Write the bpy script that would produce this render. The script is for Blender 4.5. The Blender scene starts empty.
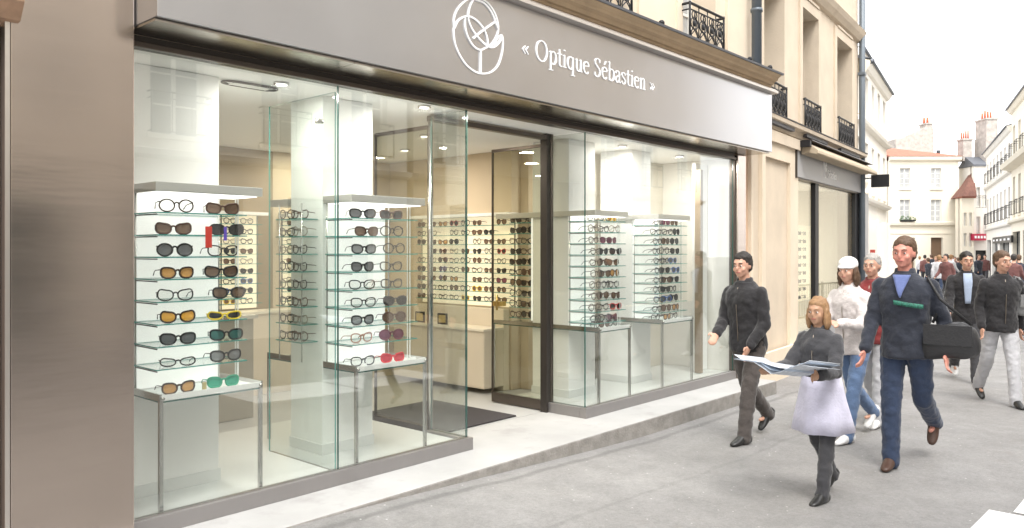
import bpy, math, random
from mathutils import Vector, Matrix
R=math.radians; PI=math.pi
random.seed(7)
sc=bpy.context.scene
C=sc.collection
CAMH=1.609
# ---------------------------------------------------------------- frames
class Fr:
    """a facade frame: x along the facade, y into the building, z up"""
    def __init__(s,o,deg):
        s.o=o; s.a=R(deg); s.D=(math.cos(s.a),math.sin(s.a)); s.N=(-math.sin(s.a),math.cos(s.a))
    def hit(s,px,y=0):
        a=(px-512)/787.; r=(.7463+.6657*a,.6657-.7463*a)
        ox=s.o[0]+s.N[0]*y; oy=s.o[1]+s.N[1]*y
        det=r[0]*(-s.D[1])+s.D[0]*r[1]
        t=(ox*(-s.D[1])+s.D[0]*oy)/det
        x=((r[0]*t-ox)*s.D[0]+(r[1]*t-oy)*s.D[1])
        return x,t
    def x(s,px,y=0): return s.hit(px,y)[0]
    def z(s,px,py,y=0): return CAMH+s.hit(px,y)[1]*(250-py)/787.
W0=Fr((0,0),0)
def ground_z(u):
    k=min(1,max(0,(u-2.5)/4.0)); k=k*k*(3-2*k)*.5+k*.5
    return -.008-.145*k-.0058*max(0,u-8)
def G(px,py):
    z=-.15
    for _ in range(6):
        t=(CAMH-z)*787./(py-250); a=(px-512)/787.
        u=t*(.7463+.6657*a); v=t*(.6657-.7463*a); z=ground_z(u)
    return u,v,z
# ---------------------------------------------------------------- materials
MATS={}
def nt(name):
    m=bpy.data.materials.new(name); m.use_nodes=True; m.node_tree.nodes.clear()
    N=m.node_tree.nodes; L=m.node_tree.links
    out=N.new('ShaderNodeOutputMaterial'); return m,N,L,out
def mat(name,col,rough=.6,metal=0,var=.0,vscale=6,bump=0,bscale=60,stretch=None,spec=.5,aniso=0,coat=0,sheen=0,dirt=None):
    if name in MATS: return MATS[name]
    m,N,L,out=nt(name); b=N.new('ShaderNodeBsdfPrincipled'); L.new(b.outputs[0],out.inputs[0])
    b.inputs['Base Color'].default_value=(*col,1); b.inputs['Roughness'].default_value=rough
    b.inputs['Metallic'].default_value=metal; b.inputs['Specular IOR Level'].default_value=spec
    if aniso: b.inputs['Anisotropic'].default_value=aniso
    if coat: b.inputs['Coat Weight'].default_value=coat
    if sheen: b.inputs['Sheen Weight'].default_value=sheen
    tc=N.new('ShaderNodeTexCoord'); mp=N.new('ShaderNodeMapping'); L.new(tc.outputs['Object'],mp.inputs[0])
    if stretch: mp.inputs['Scale'].default_value=stretch
    if var:
        n=N.new('ShaderNodeTexNoise'); n.inputs['Scale'].default_value=vscale; n.inputs['Detail'].default_value=6; n.inputs['Roughness'].default_value=.6
        L.new(mp.outputs[0],n.inputs['Vector'])
        mr=N.new('ShaderNodeMapRange'); mr.inputs[1].default_value=.3; mr.inputs[2].default_value=.7; mr.inputs[3].default_value=1-var; mr.inputs[4].default_value=1+var*.6
        L.new(n.outputs[0],mr.inputs[0])
        mx=N.new('ShaderNodeVectorMath'); mx.operation='SCALE'; mx.inputs[0].default_value=col; L.new(mr.outputs[0],mx.inputs['Scale'])
        src=mx.outputs[0]
        if dirt:
            n2=N.new('ShaderNodeTexNoise'); n2.inputs['Scale'].default_value=dirt[1]; n2.inputs['Detail'].default_value=8; n2.inputs['Roughness'].default_value=.7
            mp2=N.new('ShaderNodeMapping'); mp2.inputs['Scale'].default_value=(1,1,.35); L.new(tc.outputs['Object'],mp2.inputs[0]); L.new(mp2.outputs[0],n2.inputs['Vector'])
            m2=N.new('ShaderNodeMapRange'); m2.inputs[1].default_value=.55; m2.inputs[2].default_value=.75; L.new(n2.outputs[0],m2.inputs[0])
            mm=N.new('ShaderNodeMath'); mm.operation='MULTIPLY'; mm.inputs[1].default_value=dirt[2]; L.new(m2.outputs[0],mm.inputs[0])
            mc=N.new('ShaderNodeMix'); mc.data_type='RGBA'; L.new(mm.outputs[0],mc.inputs[0]); L.new(src,mc.inputs[6]); mc.inputs[7].default_value=(*dirt[0],1)
            src=mc.outputs[2]
        L.new(src,b.inputs['Base Color'])
        mr2=N.new('ShaderNodeMapRange'); mr2.inputs[3].default_value=max(.02,rough-.08); mr2.inputs[4].default_value=min(1,rough+.1); L.new(n.outputs[0],mr2.inputs[0]); L.new(mr2.outputs[0],b.inputs['Roughness'])
    if bump:
        n=N.new('ShaderNodeTexNoise'); n.inputs['Scale'].default_value=bscale; n.inputs['Detail'].default_value=5
        L.new(mp.outputs[0],n.inputs['Vector'])
        bp=N.new('ShaderNodeBump'); bp.inputs['Strength'].default_value=bump; bp.inputs['Distance'].default_value=.01
        L.new(n.outputs[0],bp.inputs['Height']); L.new(bp.outputs[0],b.inputs['Normal'])
    MATS[name]=m; return m
def glass(name,tint=(.9,.95,.93),refl=1.0,f0=.045,rough=0):
    if name in MATS: return MATS[name]
    m,N,L,out=nt(name)
    tr=N.new('ShaderNodeBsdfTransparent'); tr.inputs[0].default_value=(*tint,1)
    gl=N.new('ShaderNodeBsdfGlossy'); gl.inputs['Roughness'].default_value=rough
    lw=N.new('ShaderNodeLayerWeight'); lw.inputs[0].default_value=.5
    p=N.new('ShaderNodeMath'); p.operation='POWER'; p.inputs[1].default_value=5; L.new(lw.outputs['Facing'],p.inputs[0])
    q=N.new('ShaderNodeMath'); q.operation='MULTIPLY_ADD'; q.inputs[1].default_value=.9*refl; q.inputs[2].default_value=f0; L.new(p.outputs[0],q.inputs[0])
    mx=N.new('ShaderNodeMixShader'); L.new(q.outputs[0],mx.inputs[0]); L.new(tr.outputs[0],mx.inputs[1]); L.new(gl.outputs[0],mx.inputs[2]); L.new(mx.outputs[0],out.inputs[0])
    MATS[name]=m; return m
def emis(name,col,s):
    if name in MATS: return MATS[name]
    m,N,L,out=nt(name); e=N.new('ShaderNodeEmission'); e.inputs[0].default_value=(*col,1); e.inputs[1].default_value=s; L.new(e.outputs[0],out.inputs[0]); MATS[name]=m; return m
def litpanel(name,col,s):
    if name in MATS: return MATS[name]
    m=mat(name,col,.5); b=[n for n in m.node_tree.nodes if n.type=='BSDF_PRINCIPLED'][0]
    b.inputs['Emission Color'].default_value=(*col,1); b.inputs['Emission Strength'].default_value=s; return m

STEEL=mat('brushed_steel',(.54,.465,.41),.20,1,.12,1.0,1.0,1.0,(.25,.25,1.6))
FASC=mat('satin_metal_fascia',(.54,.54,.555),.24,.95,.07,.8,0,.8)
SOFF=mat('soffit_metal',(.42,.38,.33),.22,1,.08,1.2)
PLIN=mat('plinth_metal',(.33,.315,.31),.42,.75,.06,3)
DARKM=mat('dark_bronze',(.06,.052,.047),.4,.6)
MIDM=mat('bronze_frame',(.13,.11,.095),.35,.8)
BLACKM=mat('black_iron',(.015,.015,.017),.5,.3,bump=.1)
STONE=mat('cream_limestone',(.62,.525,.41),.85,0,.12,1.6,.25,40,dirt=((.42,.33,.24),1.1,.5))
STONE2=mat('pale_limestone',(.70,.60,.47),.85,0,.10,1.2,.2,40,dirt=((.5,.4,.3),.8,.5))
STONEC=mat('carved_cornice_stone',(.48,.36,.235),.8,0,.15,3,.2,50)
STUCCO=mat('white_render',(.78,.745,.68),.9,0,.06,.5,.15,20,dirt=((.6,.56,.5),.5,.35))
STUCCO2=mat('cream_render',(.76,.70,.58),.9,0,.06,.5,.15,20,dirt=((.6,.52,.42),.5,.4))
RUBBLE=mat('rubble_stone',(.42,.38,.34),.95,0,.3,3,.6,8)
ZINC=mat('zinc',(.16,.17,.19),.5,.5,.1,3)
TILE=mat('clay_tiles',(.33,.12,.075),.85,0,.25,4,.4,20)
POT=mat('terracotta_pot',(.55,.13,.06),.8)
SILL=mat('lead_sill',(.12,.12,.13),.6,.3,.2,8)
PIPE=mat('grey_pipe',(.13,.155,.18),.45,.2,.08,4)
WIN=mat('window_glass_dark',(.10,.115,.125),.04,0,spec=.9)
WINL=mat('window_glass_curtained',(.42,.43,.43),.08,0,.25,3,spec=.9)
WFR=mat('white_window_frame',(.72,.71,.68),.5)
WALLI=mat('interior_white_wall',(.82,.80,.76),.7,0,.02,1)
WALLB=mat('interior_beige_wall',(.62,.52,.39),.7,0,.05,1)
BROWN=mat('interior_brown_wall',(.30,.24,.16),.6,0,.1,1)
CEIL=mat('ceiling_white',(.82,.81,.79),.8)
FLOORI=mat('pale_resin_floor',(.44,.44,.43),.35,0,.04,2)
COLW=mat('white_column_paint',(.90,.90,.89),.6)
CAB=mat('cream_cabinet',(.72,.64,.52),.45)
CHROME=mat('satin_chrome',(.55,.54,.52),.25,1)
BRASS=mat('brass',(.55,.38,.14),.3,1)
TRAY=mat('white_tray',(.82,.82,.82),.4)
EDGE=mat('glass_edge_teal',(.04,.30,.26),.15,spec=.8)
EDGED=mat('glass_edge_dark',(.02,.10,.085),.15,spec=.8)
PANE=glass('shop_window_glass',(.94,.955,.94),1.0,.115)
PANEG=glass('green_partition_glass',(.955,.975,.962),.9,.05)
SHELF=glass('shelf_glass',(.975,.99,.985),.7,.03)
MATD=mat('door_mat_fibre',(.045,.04,.042),.95,0,.2,60,.6,300)
WHITEP=mat('white_letter_paint',(.92,.92,.92),.4)
def seam_concrete():
    m=mat('threshold_concrete',(.37,.367,.36),.75,0,.13,1.6,.12,90,dirt=((.22,.21,.20),2.2,.6)); return m
CONC=seam_concrete()
CONCS=mat('worn_kerb_face',(.27,.255,.235),.95,0,.25,10,.5,60,dirt=((.16,.13,.1),6,.6))

def street_mat():
    m,N,L,out=nt('worn_asphalt'); b=N.new('ShaderNodeBsdfPrincipled'); L.new(b.outputs[0],out.inputs[0])
    tc=N.new('ShaderNodeNewGeometry')
    def noise(s,d=6,r=.6):
        n=N.new('ShaderNodeTexNoise'); n.inputs['Scale'].default_value=s; n.inputs['Detail'].default_value=d; n.inputs['Roughness'].default_value=r; L.new(tc.outputs['Position'],n.inputs['Vector']); return n.outputs[0]
    def ramp(src,lo,hi,a,c):
        r=N.new('ShaderNodeMapRange'); r.inputs[1].default_value=lo; r.inputs[2].default_value=hi; r.inputs[3].default_value=a; r.inputs[4].default_value=c; L.new(src,r.inputs[0]); return r.outputs[0]
    def mul(a,c):
        q=N.new('ShaderNodeMath'); q.operation='MULTIPLY'; L.new(a,q.inputs[0])
        if isinstance(c,float): q.inputs[1].default_value=c
        else: L.new(c,q.inputs[1])
        return q.outputs[0]
    big=ramp(noise(.45,4),.3,.7,.80,1.1); mid=ramp(noise(3.2,8,.7),.3,.7,.82,1.12); fine=ramp(noise(120,3,.7),.25,.75,.78,1.2); med=ramp(noise(34,3,.7),.3,.7,.86,1.1)
    f=mul(mul(big,mid),mul(fine,med))
    # seams with a shape of their own: two long filled joints running down the street
    sp=N.new('ShaderNodeSeparateXYZ'); L.new(tc.outputs['Position'],sp.inputs[0])
    wob=N.new('ShaderNodeMath'); wob.operation='MULTIPLY_ADD'; L.new(noise(1.3,3),wob.inputs[0]); wob.inputs[1].default_value=.16; L.new(sp.outputs[1],wob.inputs[2])
    for pos,wd,dk in ((3.04,.03,.88),(3.95,.05,.72)):
        d=N.new('ShaderNodeMath'); d.operation='SUBTRACT'; L.new(wob.outputs[0],d.inputs[0]); d.inputs[1].default_value=pos
        ab=N.new('ShaderNodeMath'); ab.operation='ABSOLUTE'; L.new(d.outputs[0],ab.inputs[0])
        f=mul(f,ramp(ab.outputs[0],wd*.3,wd,dk,1.0))
    sc_=N.new('ShaderNodeVectorMath'); sc_.operation='SCALE'; sc_.inputs[0].default_value=(.232,.226,.221); L.new(f,sc_.inputs['Scale'])
    # dark oily patches and pinkish worn aggregate
    w=ramp(noise(1.1,7,.75),.60,.74,0,.55)
    mc=N.new('ShaderNodeMix'); mc.data_type='RGBA'; L.new(w,mc.inputs[0]); L.new(sc_.outputs[0],mc.inputs[6]); mc.inputs[7].default_value=(.17,.145,.135,1)
    # pale specks of stone and gum
    vo=N.new('ShaderNodeTexVoronoi'); vo.inputs['Scale'].default_value=9; L.new(tc.outputs['Position'],vo.inputs['Vector'])
    sp2=ramp(vo.outputs['Distance'],.045,.075,.75,0.0)
    m2=N.new('ShaderNodeMix'); m2.data_type='RGBA'; L.new(sp2,m2.inputs[0]); L.new(mc.outputs[2],m2.inputs[6]); m2.inputs[7].default_value=(.55,.54,.52,1)
    L.new(m2.outputs[2],b.inputs['Base Color']); b.inputs['Roughness'].default_value=.8
    L.new(ramp(noise(2,4),.3,.7,.55,.85),b.inputs['Roughness'])
    bp=N.new('ShaderNodeBump'); bp.inputs['Strength'].default_value=.5; bp.inputs['Distance'].default_value=.008; L.new(noise(90,5,.7),bp.inputs['Height']); L.new(bp.outputs[0],b.inputs['Normal'])
    return m
ROAD=street_mat()
def dots_mat():
    m,N,L,out=nt('perforated_shutter'); b=N.new('ShaderNodeBsdfPrincipled'); L.new(b.outputs[0],out.inputs[0])
    tc=N.new('ShaderNodeTexCoord'); v=N.new('ShaderNodeTexVoronoi'); v.inputs['Scale'].default_value=22; v.inputs['Randomness'].default_value=0
    L.new(tc.outputs['Object'],v.inputs['Vector'])
    r=N.new('ShaderNodeValToRGB'); r.color_ramp.elements[0].position=.28; r.color_ramp.elements[1].position=.34
    r.color_ramp.elements[0].color=(.05,.045,.04,1); r.color_ramp.elements[1].color=(.6,.58,.53,1)
    L.new(v.outputs['Distance'],r.inputs[0]); L.new(r.outputs[0],b.inputs['Base Color']); return m
SHUT=dots_mat()
# ---------------------------------------------------------------- mesh builder
class MB:
    def __init__(s): s.v=[]; s.f=[]; s.m=[]; s.s=[]
    def add(s,vs,fs,m=0,sm=False):
        b=len(s.v); s.v+= [tuple(p) for p in vs]
        for f in fs: s.f.append(tuple(b+i for i in f)); s.m.append(m); s.s.append(sm)
        return s
    def box(s,x0,x1,y0,y1,z0,z1,m=0,edge=None):
        vs=[(x0,y0,z0),(x1,y0,z0),(x1,y1,z0),(x0,y1,z0),(x0,y0,z1),(x1,y0,z1),(x1,y1,z1),(x0,y1,z1)]
        fs=[(0,3,2,1),(4,5,6,7),(0,1,5,4),(1,2,6,5),(2,3,7,6),(3,0,4,7)]
        if edge is None: return s.add(vs,fs,m)
        d=[x1-x0,y1-y0,z1-z0]; k=d.index(min(d))   # the thin axis: its two faces are glass, the rest edges
        big={0:(3,5),1:(2,4),2:(0,1)}[k]
        for i,f in enumerate(fs): s.add([vs[j] for j in f],[(0,1,2,3)],m if i in big else edge)
        return s
    def tube(s,pts,r,n=8,m=0,closed=False,sm=True):
        P=[Vector(p) for p in pts]; k=len(P); rr=r if isinstance(r,(list,tuple)) else [r]*k
        vs=[]; fs=[]
        prev=None
        for i in range(k):
            if closed: d=P[(i+1)%k]-P[i-1]
            else: d=P[min(i+1,k-1)]-P[max(i-1,0)]
            if d.length<1e-9: d=Vector((0,0,1))
            d.normalize()
            if prev is None:
                a=d.cross(Vector((0,0,1)));
                if a.length<.05: a=d.cross(Vector((1,0,0)))
                a.normalize()
            else:
                a=prev-d*prev.dot(d)
                if a.length<1e-6: a=d.orthogonal()
                a.normalize()
            prev=a; b=d.cross(a)
            for j in range(n):
                t=2*PI*j/n; vs.append(P[i]+(a*math.cos(t)+b*math.sin(t))*rr[i])
        for i in range(k if closed else k-1):
            i2=(i+1)%k
            for j in range(n):
                fs.append((i*n+j,i*n+(j+1)%n,i2*n+(j+1)%n,i2*n+j))
        if not closed: fs.append(tuple(range(n))[::-1]); fs.append(tuple((k-1)*n+j for j in range(n)))
        return s.add(vs,fs,m,sm)
    def loft(s,rings,m=0,sm=True,cap=True):
        n=len(rings[0]); vs=[p for r in rings for p in r]; fs=[]
        for i in range(len(rings)-1):
            for j in range(n): fs.append((i*n+j,i*n+(j+1)%n,(i+1)*n+(j+1)%n,(i+1)*n+j))
        if cap: fs.append(tuple(range(n))[::-1]); fs.append(tuple((len(rings)-1)*n+j for j in range(n)))
        return s.add(vs,fs,m,sm)
    def prism(s,poly,y0,y1,m=0):          # polygon in x,z extruded along y
        n=len(poly); vs=[(p[0],y0,p[1]) for p in poly]+[(p[0],y1,p[1]) for p in poly]
        fs=[tuple(range(n)),tuple(range(2*n-1,n-1,-1))]+[(i,n+i,n+(i+1)%n,(i+1)%n) for i in range(n)]
        return s.add(vs,fs,m)
    def prof(s,poly,x0,x1,m=0):          # profile in y,z swept along x
        n=len(poly); vs=[(x0,p[0],p[1]) for p in poly]+[(x1,p[0],p[1]) for p in poly]
        fs=[tuple(range(n))[::-1],tuple(range(n,2*n))]+[(i,(i+1)%n,n+(i+1)%n,n+i) for i in range(n)]
        return s.add(vs,fs,m)
    def ell(s,c,r,m=0,n=16,k=10,rot=None):
        vs=[];fs=[]
        for i in range(k+1):
            ph=PI*i/k
            for j in range(n):
                t=2*PI*j/n; p=Vector((r[0]*math.sin(ph)*math.cos(t),r[1]*math.sin(ph)*math.sin(t),r[2]*math.cos(ph)))
                if rot: p=rot@p
                vs.append(Vector(c)+p)
        for i in range(k):
            for j in range(n): fs.append((i*n+j,(i+1)*n+j,(i+1)*n+(j+1)%n,i*n+(j+1)%n))
        return s.add(vs,fs,m,True)
    def wall(s,W,z0,z1,T,ops,m=0,x0=0):
        xs=sorted(set([x0,x0+W]+[o[0] for o in ops]+[o[1] for o in ops])); zs=sorted(set([z0,z1]+[o[2] for o in ops]+[o[3] for o in ops]))
        for i in range(len(xs)-1):
            for j in range(len(zs)-1):
                cx=(xs[i]+xs[i+1])/2; cz=(zs[j]+zs[j+1])/2
                if any(o[0]<cx<o[1] and o[2]<cz<o[3] for o in ops): continue
                s.add([(xs[i],0,zs[j]),(xs[i+1],0,zs[j]),(xs[i+1],0,zs[j+1]),(xs[i],0,zs[j+1])],[(0,1,2,3)],m)
                s.add([(xs[i],T,zs[j]),(xs[i+1],T,zs[j]),(xs[i+1],T,zs[j+1]),(xs[i],T,zs[j+1])],[(3,2,1,0)],m)
        for (a,b,c,d) in ops:
            s.add([(a,0,c),(a,T,c),(a,T,d),(a,0,d)],[(0,1,2,3)],m); s.add([(b,0,c),(b,T,c),(b,T,d),(b,0,d)],[(3,2,1,0)],m)
            s.add([(a,0,d),(a,T,d),(b,T,d),(b,0,d)],[(0,1,2,3)],m); s.add([(a,0,c),(b,0,c),(b,T,c),(a,T,c)],[(0,1,2,3)],m)
        a,b=x0,x0+W
        s.add([(a,0,z0),(a,T,z0),(a,T,z1),(a,0,z1)],[(0,3,2,1)],m); s.add([(b,0,z0),(b,T,z0),(b,T,z1),(b,0,z1)],[(0,1,2,3)],m)
        s.add([(a,0,z1),(b,0,z1),(b,T,z1),(a,T,z1)],[(0,1,2,3)],m); return s
    def build(s,name,mats,parent=None,bevel=0):
        me=bpy.data.meshes.new(name); me.from_pydata([tuple(p) for p in s.v],[],s.f)
        if not isinstance(mats,(list,tuple)): mats=[mats]
        for q in mats: me.materials.append(q)
        me.polygons.foreach_set('material_index',s.m); me.polygons.foreach_set('use_smooth',s.s); me.update()
        o=bpy.data.objects.new(name,me); C.objects.link(o)
        if parent: o.parent=parent
        if bevel:
            b=o.modifiers.new('b','BEVEL'); b.width=bevel; b.segments=2; b.limit_method='ANGLE'
        return o
def tag(o,label=None,cat=None,group=None,kind=None):
    if label: o['label']=label
    if cat: o['category']=cat
    if group: o['group']=group
    if kind: o['kind']=kind
    return o
def empty(name,loc,label,cat,rz=0,group=None):
    o=bpy.data.objects.new(name,None); C.objects.link(o); o.location=loc; o.rotation_euler=(0,0,rz); o.empty_display_size=.1
    return tag(o,label,cat,group)
def copy_tree(o,parent=None):
    c=o.copy(); C.objects.link(c); c.parent=parent
    for ch in list(o.children): copy_tree(ch,c)
    return c
# ================================================================ SETTING: street
mb=MB()
us=[-60,-20,-5,0,1.5]+[2.5+i*.25 for i in range(18)]+[8,10,15,20,30,45,60,90,150,400]
vs_=[-300,-40,-4.7,-2,0,2,4.05,10,30,80,300]
for u in us:
    for v in vs_: mb.v.append((u,v,ground_z(u)))
nv=len(vs_)
for i in range(len(us)-1):
    for j in range(nv-1):
        a=i*nv+j; mb.f.append((a,a+nv,a+nv+1,a+1)); mb.m.append(0); mb.s.append(True)
# the street sheet stops at the concrete threshold slab, which is built as its own block above it
tag(mb.build('street',ROAD),kind='structure')
# threshold slab, flush with the street on the left and a step on the right
mb=MB()
mb.box(-3,9.41,4.02,5.0,-.4,0,0)
for f in range(6): pass
o=mb.build('pavement_step',[CONC,CONCS],bevel=.012); o.data.polygons[2].material_index=1; o.data.polygons[3].material_index=1
tag(o,kind='structure')
mb=MB().box(-3,9.38,5.0,10.0,-.4,-.002); tag(mb.build('floor',FLOORI),kind='structure')
# white paint bars on the street, bottom right
mb=MB()
for (a,b,c,d) in ((4.6,6.09,.15,1.13),(6.15,7.6,.05,1.0)):
    n=10
    for i in range(n):
        x0=a+(b-a)*i/n; x1=a+(b-a)*(i+1)/n
        mb.add([(x0,c,ground_z(x0)+.005),(x1,c,ground_z(x1)+.005),(x1,d,ground_z(x1)+.005),(x0,d,ground_z(x0)+.005)],[(0,1,2,3)])
tag(mb.build('road_marking',mat('road_paint',(.78,.78,.77),.6,0,.1,5,dirt=((.45,.44,.43),9,.6))),kind='structure')
# ================================================================ helper: iron balcony, windows, buildings
def balconet(parent,x0,x1,z0,h,y=-.12,detail=True,name='balcony'):
    mb=MB()
    for z,r in ((z0+h,.016),(z0+.04,.012),(z0+h*.84,.009)): mb.tube([(x0,0.02,z),(x0,y,z),(x1,y,z),(x1,.02,z)],r,6,sm=False)
    for x in (x0,x1): mb.tube([(x,y,z0),(x,y,z0+h+.02)],.014,6)
    n=max(2,int((x1-x0)/(.16 if detail else .3)))
    w=(x1-x0)/n
    for i in range(n+1):
        x=x0+i*w; mb.tube([(x,y,z0+.04),(x,y,z0+h)],.007,5)
    if detail:
        for i in range(n):
            cx=x0+(i+.5)*w
            for k,rr in ((.22,.36),(.5,.40),(.72,.28)):
                cz=z0+h*k
                pts=[(cx+w*rr*math.cos(t*2*PI/12),y,cz+h*rr*.40*math.sin(t*2*PI/12)) for t in range(12)]
                mb.tube(pts,.0075,5,closed=True)
            for sg in (-1,1):
                mb.tube([(cx+sg*w*(.45-.4*t)*math.cos(t*5),y-.004,z0+h*(.1+.7*t)) for t in [q/10 for q in range(11)]],.006,5)
            mb.ell((cx,y-.006,z0+h*.5),(w*.16,.012,h*.09),n=8,k=6)
    return mb.build(name,BLACKM,parent)
def window(parent,x0,x1,z0,z1,y,bars=3,glassm=None,fr=WFR):
    gm=glassm or WIN; t=.05; mb=MB()
    for a,b,c,d in ((x0,x0+t,z0,z1),(x1-t,x1,z0,z1),((x0+x1)/2-t*.8,(x0+x1)/2+t*.8,z0+t,z1-t)): mb.box(a,b,y-.05,y,c,d)
    mb.box(x0+t,x1-t,y-.045,y-.002,z1-t,z1-.001); mb.box(x0+t,x1-t,y-.045,y-.002,z0+.001,z0+t)
    for i in range(1,bars+1):
        z=z0+(z1-z0)*i/(bars+1); mb.box(x0+t,x1-t,y-.035,y-.008,z-.016,z+.016)
    w=mb.build('window',fr,parent)
    MB().box(x0+.01,x1-.01,y-.02,y+.01,z0+.01,z1-.01).build('pane',gm,w); return w
def chimney(parent,x0,x1,y0,y1,z0,z1,pots=3,m=RUBBLE):
    c=MB().box(x0,x1,y0,y1,z0,z1).box(x0-.06,x1+.06,y0-.06,y1+.06,z1,z1+.12).build('chimney',m,parent)
    for i in range(pots):
        cx=x0+(x1-x0)*(i+.5)/pots; cy=(y0+y1)/2; r=min(.13,(x1-x0)/pots*.4)
        MB().tube([(cx,cy,z1+.12),(cx,cy,z1+.12+.55*(.8+.4*random.random()))],[r,r*.8],10).build('chimney_pot',POT,c)
# ================================================================ BUILDING 1 (over the optician)
b1=empty('apartment_building',(0,4.42,0),'cream stone apartment building above the optician shop with iron balconettes','building')
ops=[]
wz0=3.93; wz1=5.9
for a in (7.78,5.82,3.86,1.9,-.06): ops.append((a,a+.76,wz0,wz1))
ops2=[(a,b,6.9,8.6) for a,b,_,_ in ops]
mb=MB().wall(12.66,3.5,10.2,.45,ops+ops2,x0=-3.0); 
mb.build('wall',STONE2,b1)
MB().box(-3,9.6,.5,5.6,3.3,10.1).build('core_wall',STONE2,b1)
for (a,b,c,d) in ops+ops2:
    window(b1,a,b,c,d,.34,3,WINL)
    if c<6 : balconet(b1,a-.02,b+.02,c-.02,.42)
    MB().box(a-.06,b+.06,-.07,.3,c-.07,c-.001).build('window_sill',SILL,b1)
    # slim moulded surround
    MB().box(a-.12,a,-.025,.0,c,d+.12).box(b,b+.12,-.025,0,c,d+.12).box(a,b,-.025,0,d,d+.12).build('window_surround',STONE2,b1)
    MB().box(b+.30,b+.36,-.03,0,c-.1,d+.3).build('pilaster_strip',STONE2,b1)
MB().box(-3,9.6,-.12,0,6.35,6.5).box(-3,9.6,-.08,0,6.25,6.35).build('string_course',STONE2,b1)
MB().prof([(0,10.2),(-.45,10.2),(-.45,10.35),(0,10.5)],-3,9.62).build('eaves',ZINC,b1)
MB().prof([(0,10.35),(2.2,12.6),(5.6,12.6),(5.6,10.2)],-3,9.6).build('roof',ZINC,b1)
# stone jambs of the building at both ends of the shop front
MB().box(9.45,9.56,.05,.5,-.4,3.5).build('wall',mat('tan_jamb_stone',(.62,.44,.30),.8,0,.1,3),b1)
MB().box(9.56,9.62,.0,.5,-.4,3.5).build('wall',STONE2,b1)
# stone corbel at far left top and dark reveal beside the steel pillar
MB().box(-3,1.19,.02,.5,-.3,3.5).build('wall',mat('dark_joinery',(.10,.07,.055),.6),b1)
mb=MB().prof([(.0,2.70),(-.10,2.72),(-.16,2.80),(-.18,2.92),(-.18,3.3),(0,3.3)],-3,1.262); mb.build('corbel',mat('weathered_corbel',(.42,.27,.18),.85,0,.3,8,.5,30),b1)
# roof drain pipe between the two buildings
dp=MB().tube([(9.43,4.29,3.78),(9.43,4.29,10.2)],.062,14)
o=dp.build('drain_pipe',PIPE); tag(o,'thick grey zinc rain pipe running up beside the end of the optician building','pipe')
for z in (4.6,5.9,7.4): MB().tube([(9.43,4.29,z),(9.43,4.29,z+.04)],.075,14).build('pipe_collar',PIPE,o)
# ================================================================ OPTICIAN SHOP FRONT
VF=4.09
sf=empty('optician_shop',(0,0,0),'brushed metal shop front of the optician with white lettering on its wide fascia','shop front')
fa=MB().box(1.82,9.43,VF,4.40,2.822,3.60).build('fascia',FASC,sf,bevel=.004)
# soffit in panels with fine joints
us_=[1.822,3.10,4.49,6.05,7.7,9.425]
for i in range(5): MB().box(us_[i]+.002,us_[i+1]-.002,VF+.03,4.465,2.806,2.8195).build('soffit_panel',SOFF,sf)
# lip + carved cornice + zinc flashing
MB().prof([(4.02,3.57),(4.02,3.545),(4.088,3.54),(4.40,3.54),(4.40,3.60),(4.06,3.60)],1.75,9.46).build('fascia_lip',mat('pale_metal_lip',(.62,.58,.54),.35,.7),sf)
# (lip and fascia butt: the fascia stops under the lip)
for v in fa.data.vertices:
    if v.co.z>3.5: v.co.z=3.538
prof=[(4.40,3.602),(4.14,3.602),(4.13,3.625),(4.105,3.63),(4.10,3.65),(4.075,3.655),(4.06,3.685),(4.02,3.70),(4.015,3.725),(3.985,3.745),(3.97,3.76),(4.40,3.76)]
MB().prof(prof,1.75,9.44).build('cornice',STONEC,sf)
MB().prof([(4.42,3.85),(4.42,3.762),(3.955,3.762),(3.95,3.782)],1.74,9.47).build('flashing',ZINC,sf)
for u in (6.75,8.72,9.28,4.8): MB().ell((u,4.05,3.84),(.035,.03,.03),n=8,k=6).build('anchor_bolt',BLACKM,sf)
# top rail of the glazing
MB().box(1.80,9.20,4.470,4.53,2.768,2.805).build('head_rail',DARKM,sf)
MB().box(1.80,9.20,4.455,4.54,2.738,2.768).build('head_rail',MIDM,sf,bevel=.004)
# steel pillars
p=MB().box(1.228,1.815,4.35,4.9,-.3,3.54); p.build('pillar',STEEL,sf,bevel=.006)
MB().box(1.205,1.226,4.352,4.6,-.3,3.5).build('pillar_trim',mat('bright_trim',(.75,.7,.65),.3,1),sf)
MB().box(9.225,9.447,4.44,4.525,-.002,2.80).build('pillar',STEEL,sf,bevel=.004)
MB().box(9.20,9.223,4.47,4.55,.0,2.738).build('side_rail',MIDM,sf)
# plinths
def plinth(u0,u1,v0,v1): return MB().box(u0,u1,v0,v1,.0,.098).build('plinth',PLIN,sf,bevel=.003)
plinth(1.80,4.53,4.46,4.54); plinth(4.45,4.53,4.542,4.93)
plinth(6.06,9.22,4.46,4.54); plinth(6.06,6.14,4.542,4.93)
# glass panes
def pane(u0,u1,v0,v1,z0,z1,m=PANE,name='glass_pane',parent=None,edge=EDGED):
    return MB().box(u0,u1,v0,v1,z0,z1,0,1).build(name,[m,edge],parent or sf)
pane(1.80,3.242,4.494,4.506,.10,2.737); pane(3.248,4.498,4.494,4.506,.10,2.737)
pane(6.098,9.198,4.494,4.506,.10,2.737)
pane(4.488,4.50,4.509,4.92,.10,2.737); pane(6.098,6.11,4.509,4.92,.10,2.737)
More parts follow.
